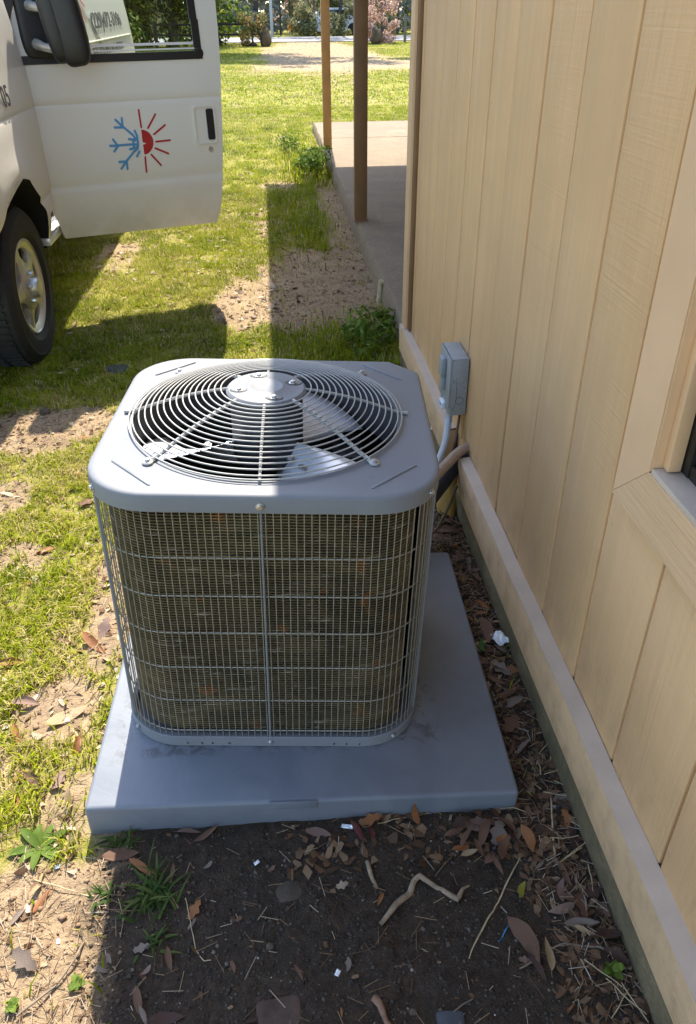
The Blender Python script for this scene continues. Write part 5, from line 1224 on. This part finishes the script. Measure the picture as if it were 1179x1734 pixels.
def limbs(mb, base, h, r, n, seed, spread=.6):
    rr = random.Random(seed); top = base+Vector((rr.uniform(-.3, .3)*spread, rr.uniform(-.3, .3)*spread, h))
    mb.tube([base, base.lerp(top, .35)+Vector((rr.uniform(-.08, .08)*h*.3, 0, 0)), base.lerp(top, .7), top], [r*1.25, r*.9, r*.55, r*.15], 8)
    for k in range(n):
        t = rr.uniform(.25, .9); p = base.lerp(top, t); a = rr.uniform(0, 6.28); L = h*rr.uniform(.25, .5)*(1.15-t); d = Vector((math.cos(a), math.sin(a), rr.uniform(.3, 1.0)))*L; r1 = r*(.6-.45*t)
        q = p+d*.5+Vector((0, 0, -.06*L)); mb.tube([p, q, p+d], [r1, r1*.6, r1*.15], 6)
        for j in range(2): mb.tube([q, q+Vector((rr.uniform(-1, 1), rr.uniform(-1, 1), rr.uniform(.1, .9)))*L*.45], [r1*.4, r1*.1], 5)
def tree(name, x, y, h, r, clumps, n, size, mat, label, cat='tree', tint=(.5, .2), seed=0, nl=9, squash=.9, group=None):
    root = empty(name, (x, y, 0), (0, 0, 0), label, cat, group); b = MB(); limbs(b, Vector((0, 0, -.1)), h, r, nl, seed); b.build('trunk', M['bark'], root)
    if n:
        V, f, t = leafcloud(clumps, n, size, tint, squash, seed); fast_mesh('crown', V, f, mat, t, root)
    return root
def clump(n, rx, ry, z0, z1, r0_, r1_, seed):
    rr = random.Random(seed); return [(rr.uniform(-rx, rx), rr.uniform(-ry, ry), rr.uniform(z0, z1), rr.uniform(r0_, r1_)) for _ in range(n)]
tree('evergreen_tree', -3.9, 40.9, 9, .12, clump(40, 2.6, 2.0, .2, 7.0, .7, 1.4, 1)+clump(14, 2.4, .5, .1, 1.6, .4, .8, 21), 22000, .12, LG, 'dense dark evergreen tree behind the wooden fence', tint=(.45, .25), seed=1)
tree('evergreen_tree', -8.2, 37, 8, .2, clump(34, 2.8, 2.0, .4, 7.5, .7, 1.5, 2), 13000, .13, LG, 'leafy evergreen seen through the van door window', tint=(.55, .25), seed=2)
tree('evergreen_tree', -12.5, 34, 8, .2, clump(30, 2.8, 2.0, .4, 7.5, .7, 1.5, 3), 9000, .16, LG, 'evergreen tree at the left end of the row', tint=(.5, .25), seed=3)
tree('bare_tree', -2.5, 39.2, 9, .17, [], 0, 0, None, 'bare branching tree above the red tipped bush', seed=11, nl=34)
tree('bare_tree', 3.2, 35.2, 11, .0001+.16, clump(18, 2.6, 1.6, 5, 10.5, .5, 1.0, 6), 2200, .12, LOL, 'tall thin tree shading the driveway', seed=12, nl=30) if False else None
for q, (x, y) in enumerate(((-15, -2), (-16, 5), (-14.5, 12), (-15.5, 19), (-14, 26))):  # unseen row added to keep low blue sky off the wall
    tree('sky_blocking_tree', x, y, 8, .2, clump(26, 3.0, 3.2, .8, 7.5, .9, 1.7, 70+q), 3800, .26, LOL, 'unseen bushy tree added at the left to block low sky', seed=80+q, tint=(.5, .25), group='added trees blocking low sky')
# high canopy over the driveway, above the frame: its shade lies on the drive
tree('roadside_oak', -2.25, 35.4, 12, .2, [(x+1.3, y, z, r) for x, y, z, r in clump(30, 2.6, 1.6, 4.4, 8.8, .7, 1.3, 7)], 15000, .13, LOL, 'tall oak beside the drive casting shade over the lawn', seed=13, nl=18)
tree('roadside_oak', 8.2, 32.6, 12, .24, [(x-3.6, y, z, r) for x, y, z, r in clump(22, 4.2, 1.2, 4.5, 8.0, .4, .8, 8)], 4200, .12, LOL, 'tall sparse oak to the right casting dappled shade', seed=14, nl=24)
tree('red_tipped_bush', -.42, 39.6, 1.1, .04, clump(20, .50, .3, .22, 1.15, .14, .28, 4), 1900, .06, LRD, 'round bush with red and cream leaf tips at the fence end', 'bush', (.6, .25), 4, 8)
tree('flowering_bush', 5.35, 40.9, 1.7, .05, clump(32, .70, .4, .12, 1.75, .16, .34, 5), 3000, .07, LPK, 'pink flowering bush beside the right hand boulder', 'bush', (.55, .3), 5, 10)
LB = MB(); LB.tube([(0, 0, 0), (0, 0, .1)], .01)
def boulder(x, y, half, label, seed):
    b = MB(); n, m_ = 18, 12; vs = []; fs = []
    for i in range(m_+1):
        ph = -math.pi/2+math.pi*i/m_
        for k in range(n):
            th = 2*math.pi*k/n; p = Vector((half[0]*math.cos(ph)*math.cos(th), half[1]*math.cos(ph)*math.sin(th), half[2]*math.sin(ph))); p *= 1+.34*mnoise.noise(p*4+Vector((seed, 0, 0)))+.22*mnoise.noise(p*11+Vector((0, seed, 0))); vs.append(p)
    for i in range(m_):
        for k in range(n): fs.append((i*n+k, i*n+(k+1) % n, (i+1)*n+(k+1) % n, (i+1)*n+k))
    b.add(vs, fs); o = b.build('boulder', M['rock']); o.location = (x, y, half[2]*.75); return tag(o, label, 'boulder')
boulder(.12, 39.2, (.25, .25, .38), 'brown pointed boulder at the foot of the red tipped bush', 3)
boulder(5.0, 40.0, (.24, .22, .38), 'mossy upright boulder beside the flowering bush', 9)
boulder(-.75, 39.9, (.22, .2, .12), 'low pinkish rock under the fence rails', 5); boulder(-.45, 39.6, (.2, .16, .10), 'low rock left of the pointed boulder', 7)
def fence(name, pts, zs, mat, label, pr=.05, rr_=.045):
    root = empty(name, (pts[0][0], pts[0][1], 0), (0, 0, 0), label, 'fence'); o0 = Vector((pts[0][0], pts[0][1], 0))
    for (x, y) in pts: b = MB(); b.box((x-o0.x-pr, y-o0.y-pr, -.1), (x-o0.x+pr, y-o0.y+pr, zs[-1]+.12), .01); b.build('fence_post', M[mat], root)
    for k in range(len(pts)-1):
        for z in zs: b = MB(); p, q = Vector((*pts[k], z))-o0, Vector((*pts[k+1], z))-o0; b.tube([p, (p+q)/2+Vector((0, .02, -.015)), q], rr_, 6); b.build('rail', M[mat], root)
fence('rail_fence', [(-4.6, 39.8), (-2.2, 39.8), (.15, 39.7)], (.46, .84), 'fencew', 'dark split rail fence left of the drive', .07)
fence('rail_fence', [(4.4, 41.9), (6.55, 41.6), (8.9, 41.4), (11.2, 41.2)], (.60, 1.0), 'fenceg', 'grey split rail fence right of the drive', .055, .028)
# beyond the road
for q, (x, y, h, kind, n, lab) in enumerate(((-9, 58, 9, LOL, 2500, 'olive tree across the road far to the left'), (-5.4, 56, 8, LOL, 2600, 'olive tree across the road left of the drive'), (-2.6, 60, 9, LBG, 2600, 'blue-green tree across the road behind the rail fence'),
        (-.4, 57, 7, LBG, 2600, 'hazy blue-green tree across the road left of the orange sign'), (2.0, 62, 10, LPK, 2000, 'pinkish budding tree across the road behind the orange sign'), (3.6, 57.5, 8, LOL, 2800, 'olive tree across the road behind the first post'), (5.6, 60, 9, LG, 2600, 'dark green tree across the road between the posts'),
        (7.4, 56, 8, LBG, 2600, 'blue-green tree across the road behind the boulder'), (9.0, 58, 9, LG, 3000, 'dark evergreen across the road behind the flowering bush'), (11.6, 56, 9, LG, 3000, 'dark evergreen across the road behind the grey fence'), (14.5, 60, 9, LG, 2500, 'dark evergreen across the road near the wall edge'))):
    tree('roadside_tree', x, y, h, .14, clump(26, 1.7, 1.2, .2, h*.75, .5, 1.05, 40+q), n, .17, kind, lab, seed=60+q, nl=8, tint=(.55, .28))
V, f, t = leafcloud([(x, 70+3*math.sin(x), z, 2.2) for x in np.arange(-40, 60, 2.2) for z in (1.0, 3.5, 6.5)], 26000, .34, (.5, .3), 1, 99)
tag(fast_mesh('far_woods', V, f, [LOL], t), 'mass of far woods behind the trees across the road', 'woods', kind='stuff')
V, f, t = leafcloud([(x, 74+2*math.sin(x*2), z, 2.6) for x in np.arange(-40, 60, 2.4) for z in (1.0, 4, 7.5)], 22000, .45, (.5, .3), 1, 98)
tag(fast_mesh('far_woods', V, f, [LBG], t), 'bluish far woods closing the view behind the trees', 'woods', kind='stuff')
for q, (x, y, r_) in enumerate(((-3.4, 54.5, .10), (4.55, 53.5, .09), (3.1, 55, .06), (6.3, 54, .12), (1.1, 56, .05), (8.2, 55, .07))):
    root = empty('pine_tree', (x, y, 0), (0, 0, 0), ['slender pine trunk behind the left fence', 'pine trunk seen just right of the first post', 'thin trunk left of the first post', 'stout pine trunk between the porch posts', 'thin trunk behind the orange sign', 'thin trunk behind the flowering bush'][q], 'tree')
    b = MB(); b.tube([(0, 0, -.1), (.06, 0, 3), (0, 0, 7), (.05, 0, 11)], [r_*1.2, r_, r_*.8, r_*.4], 8); b.build('trunk', M['bark'], root); V, f, t = leafcloud(clump(9, 1.0, 1.0, 7, 11.5, .5, .9, q), 500, .2, (.4, .2), .6, q); fast_mesh('crown', V, f, LG, t, root)
sg_ = empty('road_sign', (1.60, 52.2, 0), (0, 0, 0), 'orange diamond road sign on a post across the road', 'sign')
b = MB(); b.tube([(0, 0, 0), (0, 0, .62)], .02, 8); b.build('sign_post', M['polegrey'], sg_)
b = MB(); b.box((-.15, -.035, -.15), (.15, -.027, .15), .002, Matrix.Translation((0, 0, .48)) @ Matrix.Rotation(R(45), 4, 'Y')); b.build('sign_face', M['orange'], sg_)
gs_ = empty('street_sign', (2.75, 52.6, 0), (0, 0, 0), 'small green street sign on a pole across the road', 'sign')
b = MB(); b.tube([(0, 0, 0), (0, 0, 1.05)], .02, 8); b.build('sign_post', M['polegrey'], gs_); b = MB(); b.box((-.15, -.035, .95), (.15, -.027, 1.03), .002); b.build('sign_face', M['signgreen'], gs_)
b = MB(); b.tube([(0, 0, -.1), (0, 0, 1.5), (0, 0, 7)], [.10, .09, .08], 10); o = b.build('utility_pole', M['polegrey']); o.location = (.55, 53.2, 0); tag(o, 'pale utility pole across the road left of the orange sign', 'pole')
cv = empty('parked_car', (3.98, 54.4, 0), (0, 0, R(3)), 'white car parked across the road, only its nose showing past a bush', 'car')
b = MB(); b.loops([[(x, -w_, z0), (x, w_, z0), (x, w_, z1), (x, w_*.86, z1+.05), (x, -w_*.86, z1+.05), (x, -w_, z1)] for x, w_, z0, z1 in ((-2.1, .62, .32, .52), (-2.0, .78, .25, .66), (-1.1, .84, .2, .78), (-.2, .86, .2, .86), (1.6, .85, .2, .88), (2.05, .78, .28, .80), (2.12, .65, .35, .6))])
b.loops([[(x, -w_, .85), (x, w_, .85), (x, w_, z1), (x, -w_, z1)] for x, w_, z1 in ((-1.1, .72, .87), (-.5, .64, 1.36), (1.0, .64, 1.38), (1.7, .70, .9))]); b.build('body', M['whitecar'], cv)
b = MB(); b.box((-.45, -.70, .95), (1.05, .70, 1.28), .05); b.build('window', M['dglass'], cv)
for x in (-1.35, 1.3):
    for y in (-.80, .80): b = MB(); b.lathe([(.0001, .10), (.26, .10), (.31, .07), (.31, -.07), (.26, -.10), (.0001, -.10)], 18, Matrix.Translation((x, y, .31)) @ Matrix.Rotation(R(90), 4, 'X')); b.build('wheel', M['rubber'], cv)
tree('roadside_bush', 4.3, 52.4, 1.5, .04, clump(34, 2.5, .35, .1, 1.5, .3, .5, 31), 4200, .10, LOL, 'grey-green roadside bush hiding most of the white car', 'bush', (.4, .25), 31, 6)
# weeds at the corner of the sunlit slab
for q, (x, y, h, n, lab) in enumerate(((.40, 8.55, .17, 800, 'leafy dark green weed at the slab edge by the shade line'), (.50, 8.5, .22, 700, 'low leafy weed against the slab in the shade'), (.46, 3.75, .08, 600, 'dark ground ivy against the slab behind the unit'), (.22, 10.0, .14, 400, 'small leafy weed in the sunlit grass by the slab'))):
    root = empty('leafy_weed', (x, y, 0), (0, 0, 0), lab, 'weed'); rr = random.Random(q)
    b = MB()
    for k in range(7): a = rr.uniform(0, 6.28); b.tube([(0, 0, -.02), (.05*math.cos(a), .08*math.sin(a), h*.5), (.09*math.cos(a), .16*math.sin(a), h*.9)], [.004, .003, .001], 5)
    b.build('stem', M['twig'], root); V, f, t = leafcloud([(rr.uniform(-.10, .10), rr.uniform(-.22, .22), rr.uniform(.03, h), rr.uniform(.05, .10)) for _ in range(12)], n, .020, (.4, .25), 1, q); ww = fast_mesh('leaves', V, f, WEED, t, root); ww['kind'] = 'stuff'
